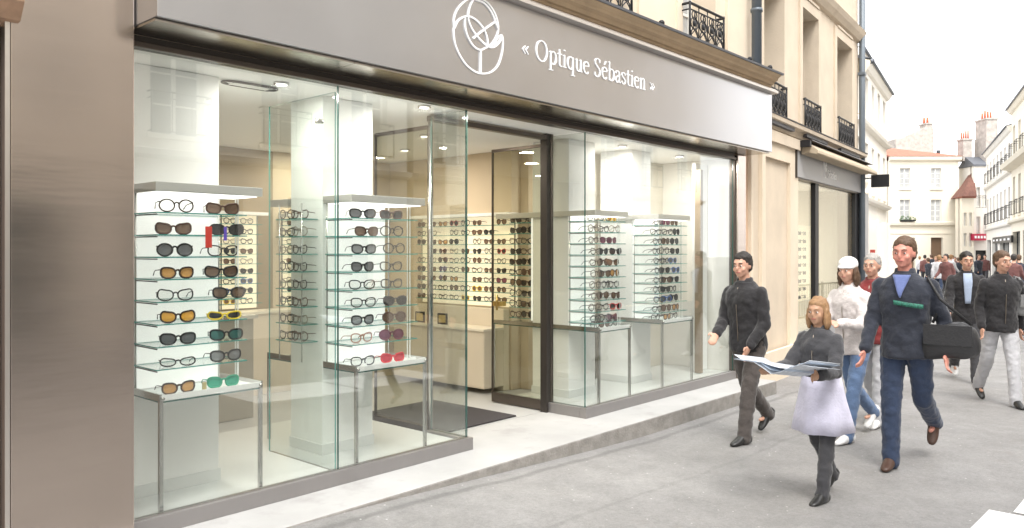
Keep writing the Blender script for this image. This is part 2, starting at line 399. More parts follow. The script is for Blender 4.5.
# white bottom glazing bead
MB().box(1.80,4.50,4.484,4.492,.0985,.106).build('glazing_bead',CHROME,sf)
MB().box(6.1,9.2,4.484,4.492,.0985,.106).build('glazing_bead',CHROME,sf)
# partition of frameless glass in the left window
gp=MB().box(3.24,3.25,4.53,5.37,.08,2.70,0,1).build('glass_partition',[PANEG,EDGE]); tag(gp,'tall frameless greenish glass partition between the two left window displays','glass partition')
MB().box(3.235,3.255,4.56,5.35,.075,.082).build('floor_channel',CHROME,gp)
MB().tube([(3.22,4.72,2.52),(3.27,4.72,2.52)],.02,10).build('fixing_stud',CHROME,gp)
# entrance: posts, transom, open door leaves
ent=empty('entrance_frame',(5.3,4.94,0),'dark bronze entrance frame with tall post on the right and thin overhead transom','door frame')
MB().box(.73,.785,-.02,.06,0,2.76).build('post',DARKM,ent); MB().box(.787,.83,-.025,.05,0,2.76).build('post',MIDM,ent)
MB().box(-.80,.73,-.02,.04,2.70,2.745).build('transom',MIDM,ent)
MB().tube([(-.795,0,.0),(-.795,0,2.69)],.022,10).build('post',CHROME,ent)
def door(uh,lab,hand):
    d=empty('glass_door',(uh,5.0,0),lab,'door')
    MB().box(-.02,.02,0,.70,.01,.105).build('bottom_rail',MIDM,d); MB().box(-.015,.015,0,.70,2.64,2.67).build('top_rail',MIDM,d)
    MB().box(-.006,.006,.002,.698,.107,2.638,0,1).build('glass_pane',[glass('door_glass',(.88,.885,.83),.8,.05),MIDM],d)
    MB().box(-.012,.012,.700,.712,.01,2.67).build('side_rail',MIDM,d)
    h=MB().tube([(-.05,.60,.98),(-.05,.60,1.14)],.012,8).box(-.05,.05,.56,.66,1.02,1.07); h.build('lock',BRASS,d)
    return d
door(6.09,'open glass door leaf with bronze rails standing to the right of the entrance','r')
door(4.53,'open glass door leaf with brass lock standing to the left of the entrance','l')
# door mat
o=MB().box(4.2,5.70,5.03,6.22,.001,.014).build('door_mat',MATD); tag(o,'large dark grey rectangular entrance mat on the pale shop floor','mat')
# window floors (raised to the plinth)
o=MB().box(1.80,4.445,4.545,6.2,.0,.08).build('window_floor',mat('window_floor_resin',(.60,.61,.60),.3,0,.03,3)); tag(o,kind='structure')
o=MB().box(6.145,9.22,4.545,5.5,.0,.08).build('window_floor',MATS['window_floor_resin']); tag(o,kind='structure')
# ================================================================ INTERIOR
CZ=2.76
def struct(name,mb,m): return tag(mb.build(name,m),kind='structure')
struct('ceiling',MB().box(1.2,9.22,4.545,9.0,CZ,2.80),CEIL)
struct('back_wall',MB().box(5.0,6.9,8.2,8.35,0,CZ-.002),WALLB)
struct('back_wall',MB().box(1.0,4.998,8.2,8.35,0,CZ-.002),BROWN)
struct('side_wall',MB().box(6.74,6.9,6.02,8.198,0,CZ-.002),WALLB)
struct('side_wall',MB().box(9.226,9.37,4.53,5.9,0,CZ-.002),WALLI)
struct('window_back_wall',MB().box(7.15,9.238,5.52,5.62,0,CZ-.002),mat('interior_cream_wall',(.74,.70,.62),.7,0,.03,1))
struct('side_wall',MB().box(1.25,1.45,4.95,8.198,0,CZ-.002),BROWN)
struct('window_return_wall',MB().box(6.90,7.148,5.9,6.02,0,CZ-.002),WALLB)
struct('window_return_wall',MB().box(7.15,7.25,5.622,5.9,0,CZ-.002),WALLB)
# slim brown upright with white panel at the right end of the window
o=MB().box(8.78,8.84,4.72,4.80,.09,2.6).build('display_upright',mat('tan_wood_upright',(.30,.23,.16),.5)); tag(o,'narrow brown upright near the right end of the right window','upright')
o=MB().box(8.9,9.2,4.85,4.90,.085,2.70).build('room_divider',COLW,bevel=.004); tag(o,'tall plain white panel at the right end of the right window','panel')
# columns
def column(u0,u1,v0,v1,lab):
    o=MB().box(u0,u1,v0,v1,.0805,CZ-.002).build('column',COLW,bevel=.006); tag(o,lab,'column')
    MB().box(u0-.008,u1+.008,v0-.008,v1+.008,.081,.16).build('skirting',mat('pale_skirting',(.72,.73,.72),.5),o); return o
column(1.95,2.61,4.94,5.37,'white square column behind the eyewear display next to the steel pillar')
column(3.43,3.90,4.95,5.37,'white square column behind the second eyewear display from the left')
column(6.44,6.90,4.96,5.45,'white square column behind the display just right of the entrance')
column(7.62,8.02,4.96,5.40,'white square column behind the rightmost eyewear display')
# wall display furniture
def wall_rack(name,loc,rz,W,z0,z1,lab,rows,cols,group):
    r=empty(name,loc,lab,'wall display',rz)
    MB().box(0,W,.0,.03,z0,z1).build('back_panel',litpanel('warm_light_panel',(.95,.84,.62),.32),r)
    MB().box(-.03,W+.03,-.18,.03,z1,z1+.035).build('canopy',COLW,r)
    for i in range(rows):
        z=z0+.06+(z1-z0-.16)*i/(rows-1)
        MB().box(0,W,-.10,-.005,z-.006,z,0,1).build('shelf',[SHELF,EDGE],r)
    for k in range(3):
        x=W*(k+.0)/2; x=min(max(x,.01),W-.01); MB().box(x-.008,x+.008,-.012,-.001,z0,z1).build('upright',CHROME,r)
    return r
# ---------------------------------------------------------------- eyewear
LM={}
def lensmat(key):
    if key in LM: return LM[key]
    d={'clear':None,'grey':(.12,.12,.13),'brown':(.16,.10,.07),'amber':(.50,.26,.08),'orange':(.80,.36,.05),'dark':(.025,.025,.03),'teal':(.05,.15,.14),'green':(.03,.30,.20),'purple':(.22,.07,.12),'red':(.5,.03,.05),'smoke':(.25,.25,.26)}
    if key=='clear': LM[key]=glass('lens_clear',(.93,.93,.92),.9,.06)
    else:
        m,N,L,out=nt('lens_'+key); g=N.new('ShaderNodeBsdfPrincipled'); g.inputs['Base Color'].default_value=(*d[key],1); g.inputs['Roughness'].default_value=.06
        g.inputs['Coat Weight'].default_value=.6
        tr=N.new('ShaderNodeBsdfTransparent'); tr.inputs[0].default_value=(*[min(1,c*1.5+.05) for c in d[key]],1)
        tc=N.new('ShaderNodeTexCoord'); sp=N.new('ShaderNodeSeparateXYZ'); L.new(tc.outputs['Generated'],sp.inputs[0])
        mr=N.new('ShaderNodeMapRange'); mr.inputs[3].default_value=.55; mr.inputs[4].default_value=.15; L.new(sp.outputs[2],mr.inputs[0])
        mx=N.new('ShaderNodeMixShader'); L.new(mr.outputs[0],mx.inputs[0]); L.new(g.outputs[0],mx.inputs[1]); L.new(tr.outputs[0],mx.inputs[2]); L.new(mx.outputs[0],out.inputs[0]); LM[key]=m
    return LM[key]
FM={'black':mat('acetate_black',(.015,.013,.013),.2),'tort':mat('acetate_tortoise',(.05,.02,.01),.2,0,.6,60),'brown':mat('acetate_brown',(.09,.035,.02),.25),
    'yellow':mat('acetate_yellow',(.85,.62,.02),.3),'green':mat('acetate_green',(.01,.30,.18),.3),'red':mat('acetate_red',(.65,.02,.03),.3),'wine':mat('acetate_wine',(.12,.01,.03),.3),
    'metal':mat('frame_metal',(.35,.30,.25),.3,1),'rose':mat('acetate_rose',(.40,.17,.09),.3),'blue':mat('acetate_blue',(.02,.12,.45),.3)}
def outline(style,w,h,n):
    P=[]
    for i in range(n):
        t=2*PI*i/n; c,s_=math.cos(t),math.sin(t)
        e={'round':1.0,'square':.62,'cat':.80,'way':.72,'slim':.85}[style]
        x=math.copysign(abs(c)**e,c)*w/2; z=math.copysign(abs(s_)**e,s_)*h/2
        if style in('cat','slim'): z+=max(0,c)*max(0,s_)*h*.30; x*=1-.10*max(0,-s_)
        if style=='way': x*=1-.12*max(0,-s_); z+=.08*h*c*(s_>0)
        P.append((x,z))
    return P
GW=.195
def glasses_parts(style,w=GW,hs=1.12,n=22,seg=6,rim=.0034):
    lw=w*.435; lh=lw*{'round':.86,'square':.62,'cat':.72,'way':.74,'slim':.52}[style]*hs; cx=w*.5-lw*.5; k={}
    out=outline(style,lw,lh,n)
    fr=MB(); zc=lh*.55
    for sg in(-1,1):
        fr.tube([(sg*(cx+x),abs(cx+x)**2*.9,zc+z) for x,z in out],rim,seg,closed=True)
        # heavier browline
    b0=cx-lw*.5
    fr.tube([(-b0,.001,zc+lh*.16),(-b0*.4,-.002,zc+lh*.27),(b0*.4,-.002,zc+lh*.27),(b0,.001,zc+lh*.16)],rim*1.1,seg)
    k['frame']=fr
    for q,sg in enumerate((-1,1)):
        l=MB(); ctr=(sg*cx,cx*cx*.9+.0005,zc); vs=[ctr]+[(sg*(cx+x*.98),abs(cx+x)**2*.9+.0005,zc+z*.98) for x,z in out]
        l.add(vs,[(0,1+i,1+(i+1)%n) for i in range(n)],0,True); k['lens%d'%q]=l
        t=MB(); ox=w*.5-.002; oz=zc+lh*.30; y0=ox*ox*.9
        t.tube([(sg*ox,y0,oz),(sg*(ox+.004),y0+.008,oz),(sg*(ox+.003),y0+.07,oz-.004),(sg*(ox-.006),y0+.105,oz-.012),(sg*(ox-.012),y0+.135,max(.006,oz-.036))],[.0042,.0034,.0028,.0026,.0036],seg); k['temple%d'%q]=t
    return k
PROTO={}
def eyewear_full(style,fcol,lcol,loc,rz,label,group,w=GW,hs=1.0):
    key=(style,fcol,lcol,w)
    nm='sunglasses' if lcol!='clear' else 'eyeglasses'
    if key in PROTO:
        o=copy_tree(PROTO[key])
    else:
        o=empty(nm,(0,0,0),'x',nm)
        p=glasses_parts(style,w,hs,rim=.0046 if lcol=='clear' else .0058)
        p['frame'].build('frame',FM[fcol],o)
        for q in (0,1): p['lens%d'%q].build('lens',lensmat(lcol),o)
        for q in (0,1): p['temple%d'%q].build('temple',FM[fcol],o)
        PROTO[key]=o
    o.location=loc; o.rotation_euler=(0,0,rz); tag(o,label,nm,group); return o
SIMPLE={}
def eyewear_simple(style,fcol,lcol,loc,rz,label,group,w=.165):
    key=(style,fcol,lcol,w); nm='eyeglasses'
    if key in SIMPLE: o=SIMPLE[key].copy(); C.objects.link(o)
    else:
        p=glasses_parts(style,w,1.1,12,4,.0047); mb=MB()
        for q,mi in (('frame',0),('temple0',0),('temple1',0),('lens0',1),('lens1',1)): mb.add(p[q].v,p[q].f,mi,True)
        o=mb.build(nm,[FM[fcol],lensmat(lcol)]); SIMPLE[key]=o
    o.location=loc; o.rotation_euler=(0,0,rz); tag(o,label,'eyeglasses',group); return o
# ---------------------------------------------------------------- display stands
ORD=['top','second','third','fourth','fifth','sixth','seventh','eighth','ninth','tenth','eleventh']
def display(name,u0,u1,vf,vb,ztab,z0,dz,nsh,colv,lab,shelf_u1=None):
    d=empty('display_stand',(u0,vf,0),lab,'display stand'); W=u1-u0; Dp=vb-vf; s=.011
    for (x,y) in ((s,s),(W-s,s),(s,Dp-s),(W-s,Dp-s)):
        MB().box(x-s,x+s,y-s,y+s,.081,ztab).build('leg',CHROME,d)
    # aluminium rail round the tray, glass sheet below, white tray inside
    MB().box(0,.012,0,Dp,ztab-.004,ztab+.036).build('rail',CHROME,d); MB().box(W-.012,W,0,Dp,ztab-.004,ztab+.036).build('rail',CHROME,d)
    MB().box(.013,W-.013,.001,.013,ztab-.002,ztab+.030).build('rail',TRAY,d)
    MB().box(.002,W-.002,.002,Dp-.002,ztab-.014,ztab-.005,0,1).build('glass_top',[SHELF,EDGED],d)
    MB().box(.014,W-.014,.014,colv-vf-.01,ztab-.003,ztab+.012).build('tray',TRAY,d)
    for x in (.016,W-.016): MB().tube([(x,-.012,ztab+.012),(x,.0,ztab+.012)],.010,10).build('fixing_knob',CHROME,d)
    # canopy light box
    hz=1.955
    MB().box(0,W+.03,.05,Dp-.05,hz,hz+.055).build('canopy',mat('canopy_alu',(.62,.62,.61),.35,.6),d,bevel=.002)
    MB().box(.03,W,.07,colv-vf-.02,hz-.006,hz-.001).build('light_panel',emis('canopy_light',(1,.96,.9),1.6),d)
    # backlit white panel on the column face
    MB().box(.03,W-.10,colv-vf-.015,colv-vf-.005,ztab+.02,hz-.01).build('light_panel',litpanel('backlit_panel',(.95,.95,.93),.28),d)
    W2=(shelf_u1-u0) if shelf_u1 else W-.04
    for i in range(nsh):
        z=z0-dz*i
        MB().box(.005,W2,.05,colv-vf-.02,z-.007,z,0,1).build('shelf',[SHELF,EDGE],d)
    for x in (.012,W2-.03): MB().tube([(x,colv-vf-.035,ztab),(x,colv-vf-.035,hz)],.006,8).build('rod',CHROME,d)
    MB().box(W2-.04,W2-.03,.10,.13,ztab,hz,0,1).build('upright',[SHELF,COLW],d)
    for i in range(nsh):
        z=z0-dz*i; MB().tube([(.012,.06,z-.014),(.012,colv-vf-.03,z-.014)],.004,6).build('bracket',DARKM,d)
    return d
d1=display('display_stand',2.04,2.70,4.55,5.72,.735,1.833,.132,8,4.94,'chrome and glass eyewear display stand next to the left steel pillar',2.62)
d2=display('display_stand',3.435,4.11,4.55,5.72,.745,1.842,.1305,8,4.95,'chrome and glass eyewear display stand left of the entrance with red sunglasses on its tray',4.06)
d3=display('display_stand',6.40,6.97,4.55,6.0,.80,1.905,.1145,10,4.96,'chrome and glass eyewear display stand just right of the entrance',6.95)
d4=display('display_stand',7.60,8.28,4.55,5.48,.80,1.89,.109,10,4.96,'chrome and glass eyewear display stand at the right end of the right window',8.24)
rows1=[(('round','tort','clear'),('cat','brown','brown')),(('cat','brown','brown'),('way','black','dark')),(('round','black','grey'),('way','black','clear')),
 (('way','tort','amber'),('cat','black','brown')),(('cat','black','clear'),('way','black','brown')),(('cat','tort','orange'),('slim','yellow','dark')),
 (('way','black','grey'),('way','black','teal')),(('slim','black','clear'),('way','black','smoke')),(('way','tort','amber'),('way','green','green'))]
rows2=[(('way','black','grey'),('way','brown','dark')),(('way','brown','brown'),('round','black','clear')),(('way','black','smoke'),('round','black','clear')),
 (('way','black','grey'),('way','black','clear')),(('way','black','clear'),('way','black','clear')),(('way','black','clear'),('way','black','dark')),
 (('way','black','smoke'),('round','brown','brown')),(('way','rose','clear'),('round','wine','purple')),(('way','black','clear'),('cat','red','red'))]
CN={'tort':'tortoiseshell','wine':'dark wine','rose':'light brown'}
LN={'clear':'clear lenses','grey':'grey lenses','brown':'brown lenses','amber':'amber lenses','orange':'orange lenses','dark':'black lenses','teal':'dark teal lenses','green':'green lenses','purple':'purple lenses','red':'red lenses','smoke':'smoky lenses'}
def fill(rows,us2,vf,z0,dz,ztab,where,rz):
    for i,r in enumerate(rows):
        last=i==len(rows)-1; z=(ztab+.014) if last else z0-dz*i+.001
        for j,(st,fc,lc) in enumerate(r):
            side='left' if j==0 else 'right'
            sh='white tray' if last else ORD[i]+' shelf'
            eyewear_full(st,fc,lc,(us2[j]+random.uniform(-.022,.022),vf+random.uniform(-.02,.03),z),R(rz+random.uniform(-16,8)),
              '%s frame with %s, %s pair on %s %s'%(CN.get(fc,fc),LN[lc],side,sh,where),'eyewear on the near window displays')
fill(rows1,(2.185,2.50),4.64,1.833,.132,.735,'beside the left steel pillar',-8)
fill(rows2,(3.60,3.86),4.66,1.842,.1305,.745,'left of the entrance',-4)
# price tags hanging on the second shelf
for (u,c,lab,h) in ((2.335,(.70,.04,.02),'red paper tag hanging from the second shelf of the left display',.135),(2.455,(.12,.06,.55),'small violet tag hanging from the second shelf of the left display',.09)):
    o=MB().box(u,u+.042 if h>.1 else u+.02,4.585,4.587,1.708-h+.05,1.708+.045).build('price_tag',mat('tag_'+str(h),c,.6)); tag(o,lab,'tag')
# small white ticket and card in the left tray
o=MB().box(2.42,2.55,4.575,4.60,.751,.757).build('price_card',mat('card_white',(.85,.85,.85),.6)); tag(o,'small white card lying in the tray of the left display','card')
o=MB().box(2.33,2.35,4.60,4.62,.751,.80).build('price_cube',mat('brass_block',(.5,.42,.2),.4)); tag(o,'small upright brass ticket block in the tray of the left display','ticket')
for (u,v,zz,lab) in ((3.52,4.60,.757,'small white brand card on the tray of the display left of the entrance'),(3.99,4.60,.757,'little folded ticket at the right end of the tray left of the entrance')):
    o=MB().box(u,u+.05,v,v+.003,zz,zz+.03).box(u,u+.05,v+.003,v+.03,zz,zz+.002).build('price_card',MATS['card_white']); tag(o,lab,'card')
# side shelves on the left face of the second column
ss=empty('side_shelf_rack',(3.28,5.0,0),'narrow glass shelf rack on the side of the second white column','shelf rack')
for i in range(8): MB().box(0,.145,0,.34,1.842-.1305*i-.007,1.842-.1305*i,0,1).build('shelf',[SHELF,EDGE],ss)
MB().tube([(.02,.02,.78),(.02,.02,1.955)],.005,8).build('rod',CHROME,ss); MB().tube([(.02,.32,.78),(.02,.32,1.955)],.005,8).build('rod',CHROME,ss)
for i in range(8):
    for j in range(2):
        eyewear_simple(random.choice(['way','cat','round']),random.choice(['black','black','brown','metal']),'clear',(3.33,5.10+.17*j,1.843-.1305*i),R(-82+random.uniform(-6,6)),
          'dark rimmed glasses on the side rack of the second white column','glasses on the side rack')
# glasses on right-hand displays
palette=[('black','clear')]*9+[('black','dark')]*6+[('brown','brown')]*5+[('tort','brown')]*3+[('wine','purple'),('metal','clear'),('tort','amber'),('yellow','brown'),('red','dark'),('blue','grey')]
for (us3,z0,dz,ztab,lab,gr) in (((6.52,6.69,6.86),1.905,.1145,.80,'glasses on the crowded shelves of the display just right of the entrance','glasses on the third display'),
                       ((7.72,7.90,8.10),1.89,.109,.80,'glasses on the crowded shelves of the rightmost window display','glasses on the fourth display')):
    for i in range(11):
        z=(ztab+.014) if i==10 else z0-dz*i+.001
        for j,u in enumerate(us3):
            fc,lc=(('black','clear') if j<1 else random.choice(palette))
            if i==0 and j==2 and us3[0]<7: fc,lc='yellow','amber'
            eyewear_simple(random.choice(['way','cat','round']),fc,lc,(u,4.66+random.uniform(0,.05),z),R(random.uniform(-14,8)),lab,gr,.17)
# rear face of the display right of the entrance, seen through the open door leaf
rs=empty('rear_shelf_rack',(6.44,5.46,0),'glass shelf rack on the rear side of the white column right of the entrance','shelf rack')
MB().box(0,.46,.0,.01,.85,1.95).build('light_panel',MATS['backlit_panel'],rs)
for i in range(10): MB().box(-.03,.49,.012,.30,1.905-.1145*i-.006,1.905-.1145*i,0,1).build('shelf',[SHELF,EDGE],rs)
for i in range(10):
    for j in range(2):
        eyewear_simple(random.choice(['way','cat','round']),random.choice(['black','brown','black']),random.choice(['dark','clear','brown']),(6.47,5.55+.17*j,1.906-.1145*i),R(-86+random.uniform(-8,8)),'dark glasses on the rear shelf rack right of the entrance','glasses on the rear rack')
# wall racks
wr=wall_rack('wall_rack',(6.738,7.55,0),R(-90),1.6,.95,2.0,'brightly backlit wall rack of glasses seen through the entrance',9,9,'')
for i in range(9):
    z=.95+.06+(1.05-.16)*i/8+.001
    for j in range(8):
        if random.random()<.93: eyewear_simple(random.choice(['way','cat','round']),*random.choice(palette),(6.738-.10,7.55-.10-j*.195,z),R(-90+random.uniform(-8,8)),'pair of glasses on the lit wall rack seen through the entrance','glasses on the entrance wall rack',.145)
wr2=wall_rack('wall_rack',(5.1,8.195,0),0,1.5,.95,2.0,'backlit rack of glasses on the back wall, nearest the entrance side',9,7,'')
wr3=wall_rack('wall_rack',(3.9,8.195,0),0,.9,.95,2.0,'backlit rack of glasses on the back wall behind the left window',9,4,'')
for (u0,n,lab,gr) in ((5.2,6,'pair of glasses on the back wall rack nearest the entrance side','glasses on the back wall rack'),(4.0,4,'pair of glasses on the back wall rack behind the left window','glasses on the left back wall rack')):
    for i in range(9):
        z=.95+.06+(1.05-.16)*i/8+.001
        for j in range(n): eyewear_simple(random.choice(['way','cat','round']),*random.choice(palette),(u0+j*.205,8.195-.09,z),R(random.uniform(-6,6)),lab,gr,.145)
# low cabinets
cb=empty('low_cabinet',(6.738,7.6,0),'long cream low cabinet under the lit wall rack','cabinet',R(-90))
MB().box(0,1.55,-.10,0,0,.93).build('upper_carcass',CAB,cb,bevel=.004); MB().box(0,1.55,-.42,-.102,.06,.70).build('carcass',CAB,cb,bevel=.004)
MB().box(-.01,1.56,-.44,-.103,.701,.725).build('worktop',mat('cream_worktop',(.8,.74,.62),.3),cb)
for k in range(3): MB().box(.01+k*.513,.51+k*.513,-.424,-.4205,.08,.69).build('door',CAB,cb)
for (x,lab) in ((.75,'small black framed card standing on the low cream cabinet'),(.35,'dark countertop mirror standing on the low cream cabinet')):
    o=empty('counter_frame',(6.738-.30,7.6-x,.726),lab,'frame',R(-80))
    MB().box(-.07,.07,-.008,.008,0,.13).build('frame',BLACKM,o); MB().box(-.05,.05,-.0105,-.0085,.02,.11).build('card',mat('ochre_card',(.5,.38,.15),.5),o)
cb=empty('low_cabinet',(3.7,8.19,0),'cream low cabinet along the back wall of the shop','cabinet')
MB().box(0,2.9,-.30,0,0,.90).build('carcass',CAB,cb,bevel=.004); MB().box(-.01,2.91,-.32,0,.901,.93).build('worktop',MATS['cream_worktop'],cb)
# reception counter glimpsed behind the left window
o=empty('service_counter',(2.9,6.9,0),'grey-beige service counter deep in the shop behind the left window','counter')
MB().box(0,1.1,0,.5,0,.95).build('carcass',mat('counter_greige',(.42,.39,.33),.5),o,bevel=.006); MB().box(-.03,1.13,-.03,.53,.951,.985).build('worktop',mat('counter_top',(.6,.58,.52),.25),o)
# ceiling spotlights (lit in the photograph) with real lamps below
def spot(u,v,lab,e=28,size=.16,col=(1,.93,.82)):
    o=empty('ceiling_light',(u,v,CZ-.001),lab,'ceiling light',group='recessed ceiling lights in the shop')
    MB().tube([(0,0,-.014),(0,0,0)],.052,20).build('trim_ring',CHROME,o); MB().tube([(0,0,-.018),(0,0,-.0145)],.038,20).build('lamp',emis('spot_glow',(1,.95,.88),2.5),o)
    l=bpy.data.lights.new('spot_lamp','AREA'); l.shape='DISK'; l.size=size; l.energy=e; l.color=col
    lo=bpy.data.objects.new('lamp_light',l); C.objects.link(lo); lo.parent=o; lo.location=(0,0,-.03)
LBL='round recessed ceiling spotlight inside the shop'
for (u,v) in ((2.98,4.78),(4.22,4.70),(7.26,4.85),(8.5,4.85),(5.3,5.9),(5.9,6.9),(4.4,6.6),(3.0,6.3),(3.0,7.6),(5.2,7.7)):
    spot(u,v,LBL,e=11 if v<5.2 else 7,col=(1,.97,.92) if v<5.2 else (1,.9,.74))
# oblong ring spotlight at the ceiling of the left window
o=empty('track_spotlight',(2.86,4.98,2.745),'dark oblong ring light fitting on the ceiling of the left window','light fitting')
MB().tube([(.20*math.copysign(abs(math.cos(t))**.6,math.cos(t)),.06*math.copysign(abs(math.sin(t))**.6,math.sin(t)),0) for t in [2*PI*i/24 for i in range(24)]],.009,6,closed=True).build('ring',DARKM,o)
MB().box(-.14,.14,-.04,.04,-.006,-.001).build('diffuser',litpanel('fitting_diffuser',(.6,.6,.57),.05),o)
# ================================================================ LETTERING
def glyph_strokes():
    g={}
    def arc(cx,cy,rx,ry,a0,a1,n=18): return [(cx+rx*math.cos(R(a0+(a1-a0)*i/n)),cy+ry*math.sin(R(a0+(a1-a0)*i/n))) for i in range(n+1)]
    T=.085; t=.045   # thick and thin
    # each stroke: (points, width function or constant); units: cap height 1, x height .66
    def wob(ws): return ws
    def var(pts,lo,hi,ph=0):   # modulated by direction: vertical strokes thick
        w=[]
        for i in range(len(pts)):
            a=pts[max(0,i-1)]; b=pts[min(len(pts)-1,i+1)]; dx=b[0]-a[0]; dy=b[1]-a[1]; L_=math.hypot(dx,dy) or 1
            w.append(lo+(hi-lo)*abs(dy/L_)**1.5)
        return (pts,w)
    X=.64
    g['O']=([var(arc(.40,.5,.34,.5,0,360,40),t,T*1.1)],.84)
    stem=lambda x,y0,y1:([(x,y0),(x,y1)],[T,T])
    ser=lambda x,y,w=.22:([(x-w/2,y),(x+w/2,y)],[t*.8,t*.8])
    flag=lambda x,y:([(x-.11,y-.05),(x,y)],[t*.7,t*1.2])
    g['p']=([stem(.14,-.30,X),flag(.14,X-.01),ser(.15,-.30,.26),var(arc(.29,X/2,.20,X/2,150,-150),t,T)],.56)
    g['q']=([stem(.45,-.30,X),ser(.45,-.30,.26),var(arc(.28,X/2,.20,X/2,30,330),t,T)],.58)
    g['t']=([var([(.16,.86),(.16,.14),(.18,.05),(.24,.01),(.32,.03)],t,T),([(.02,X-.02),(.32,X-.02)],[t,t])],.36)
    g['i']=([stem(.13,0,X),flag(.13,X-.01),ser(.13,0.02,.24),([(.13,.84),(.131,.90)],[T*1.1,T*1.1])],.27)
    g['u']=([var([(.13,X),(.13,.18),(.16,.06),(.24,.01),(.34,.04),(.42,.14)],t,T),stem(.42,0,X),flag(.13,X-.01),flag(.42,X-.01),([(.42,.02),(.52,.02)],[t,t])],.56)
    g['e']=([var([(.07,.38),(.43,.42)]+arc(.26,.36,.18,.27,15,180,14)[0:]+arc(.27,.33,.19,.33,180,318,16),t,T)],.49)
    g['e_acute']=(g['e'][0]+[([(.25,.76),(.36,.97)],[t*.8,t*1.7])],.49)
    g['S']=([var([(.44,.80),(.40,.93),(.28,.99),(.16,.95),(.09,.83),(.11,.70),(.22,.58),(.36,.46),(.45,.32),(.44,.16),(.35,.04),(.22,0),(.11,.05),(.06,.20)],t,T*1.1),([(.44,.78),(.44,.95)],[t,t]),([(.06,.05),(.06,.24)],[t,t])],.55)
    g['b']=([stem(.14,0,1.02),flag(.14,1.01),var(arc(.29,X/2,.20,X/2,150,-150),t,T)],.56)
    g['a']=([var([(.08,.50),(.12,.61),(.22,.65),(.33,.60),(.36,.48),(.36,.12),(.40,.03),(.47,.02)],t,T),var([(.36,.40),(.20,.34),(.09,.24),(.07,.12),(.13,.02),(.23,.01),(.36,.13)],t,T)],.50)
    g['s']=([var([(.34,.50),(.31,.61),(.21,.65),(.11,.60),(.08,.50),(.13,.40),(.26,.31),(.36,.20),(.33,.07),(.22,0),(.11,.03),(.06,.15)],t,T)],.43)
    g['n']=([stem(.13,0,X),flag(.13,X-.01),ser(.13,.02,.22),var([(.13,.46),(.20,.59),(.30,.65),(.39,.60),(.42,.48),(.42,0)],t,T),ser(.42,.02,.22)],.56)
    g['<']=([([(.24,.52),(.08,.33),(.24,.14)],[t,T*.8,t]),([(.42,.52),(.26,.33),(.42,.14)],[t,T*.8,t])],.52)
    g['>']=([([(.08,.52),(.24,.33),(.08,.14)],[t,T*.8,t]),([(.26,.52),(.42,.33),(.26,.14)],[t,T*.8,t])],.52)
    g[' ']=([],.34)
    return g
GL=glyph_strokes()
def ribbon(mb,pts,ws,y0,y1):
    n=len(pts)
    L_=[];Rr=[]
    for i in range(n):
        a=pts[max(0,i-1)]; b=pts[min(n-1,i+1)]; dx=b[0]-a[0]; dz=b[1]-a[1]; l=math.hypot(dx,dz) or 1
        nx,nz=-dz/l,dx/l; w=ws[i]/2
        L_.append((pts[i][0]+nx*w,pts[i][1]+nz*w)); Rr.append((pts[i][0]-nx*w,pts[i][1]-nz*w))
    vs=[(p[0],y0,p[1]) for p in L_]+[(p[0],y0,p[1]) for p in Rr]+[(p[0],y1,p[1]) for p in L_]+[(p[0],y1,p[1]) for p in Rr]
    fs=[]
    for i in range(n-1):
        fs+= [(i,i+1,n+i+1,n+i),(2*n+i,3*n+i,3*n+i+1,2*n+i+1),(i,2*n+i,2*n+i+1,i+1),(n+i,n+i+1,3*n+i+1,3*n+i)]
    fs+=[(0,n,3*n,2*n),(n-1,3*n-1,4*n-1,2*n-1)]
    mb.add(vs,fs)
def write(chars,x,z,h,wscale,y,parent,k=1.0,bold=1.0,slope=0):
    for c in chars:
        st,adv=GL[c]
        if st:
            mb=MB()
            for q,(pts,ws) in enumerate(st):
                P=[(x+p[0]*h*wscale,z+p[1]*h) for p in pts]
                ribbon(mb,P,[w*h*bold for w in ws],y-.006-.0004*q,y-.0005)
            mb.build('letter',WHITEP,parent)
        x+=adv*h*wscale*k
    return x
sg=empty('shop_lettering',(0,VF,0),'white serif shop name lettering on the wide metal fascia','lettering')
# text from « to »
fx=lambda px:W0.x(px,VF)
xs0=fx(521); xs1=fx(655); zb=2.822+.325
chars=['<',' ','O','p','t','i','q','u','e',' ','S','e_acute','b','a','s','t','i','e','n',' ','>']
tot=sum(GL[c][1] for c in chars); H=.165
wsx=(xs1-xs0)/(tot*H)
write(chars,xs0,zb,H,wsx,-.001,sg,bold=1.12)
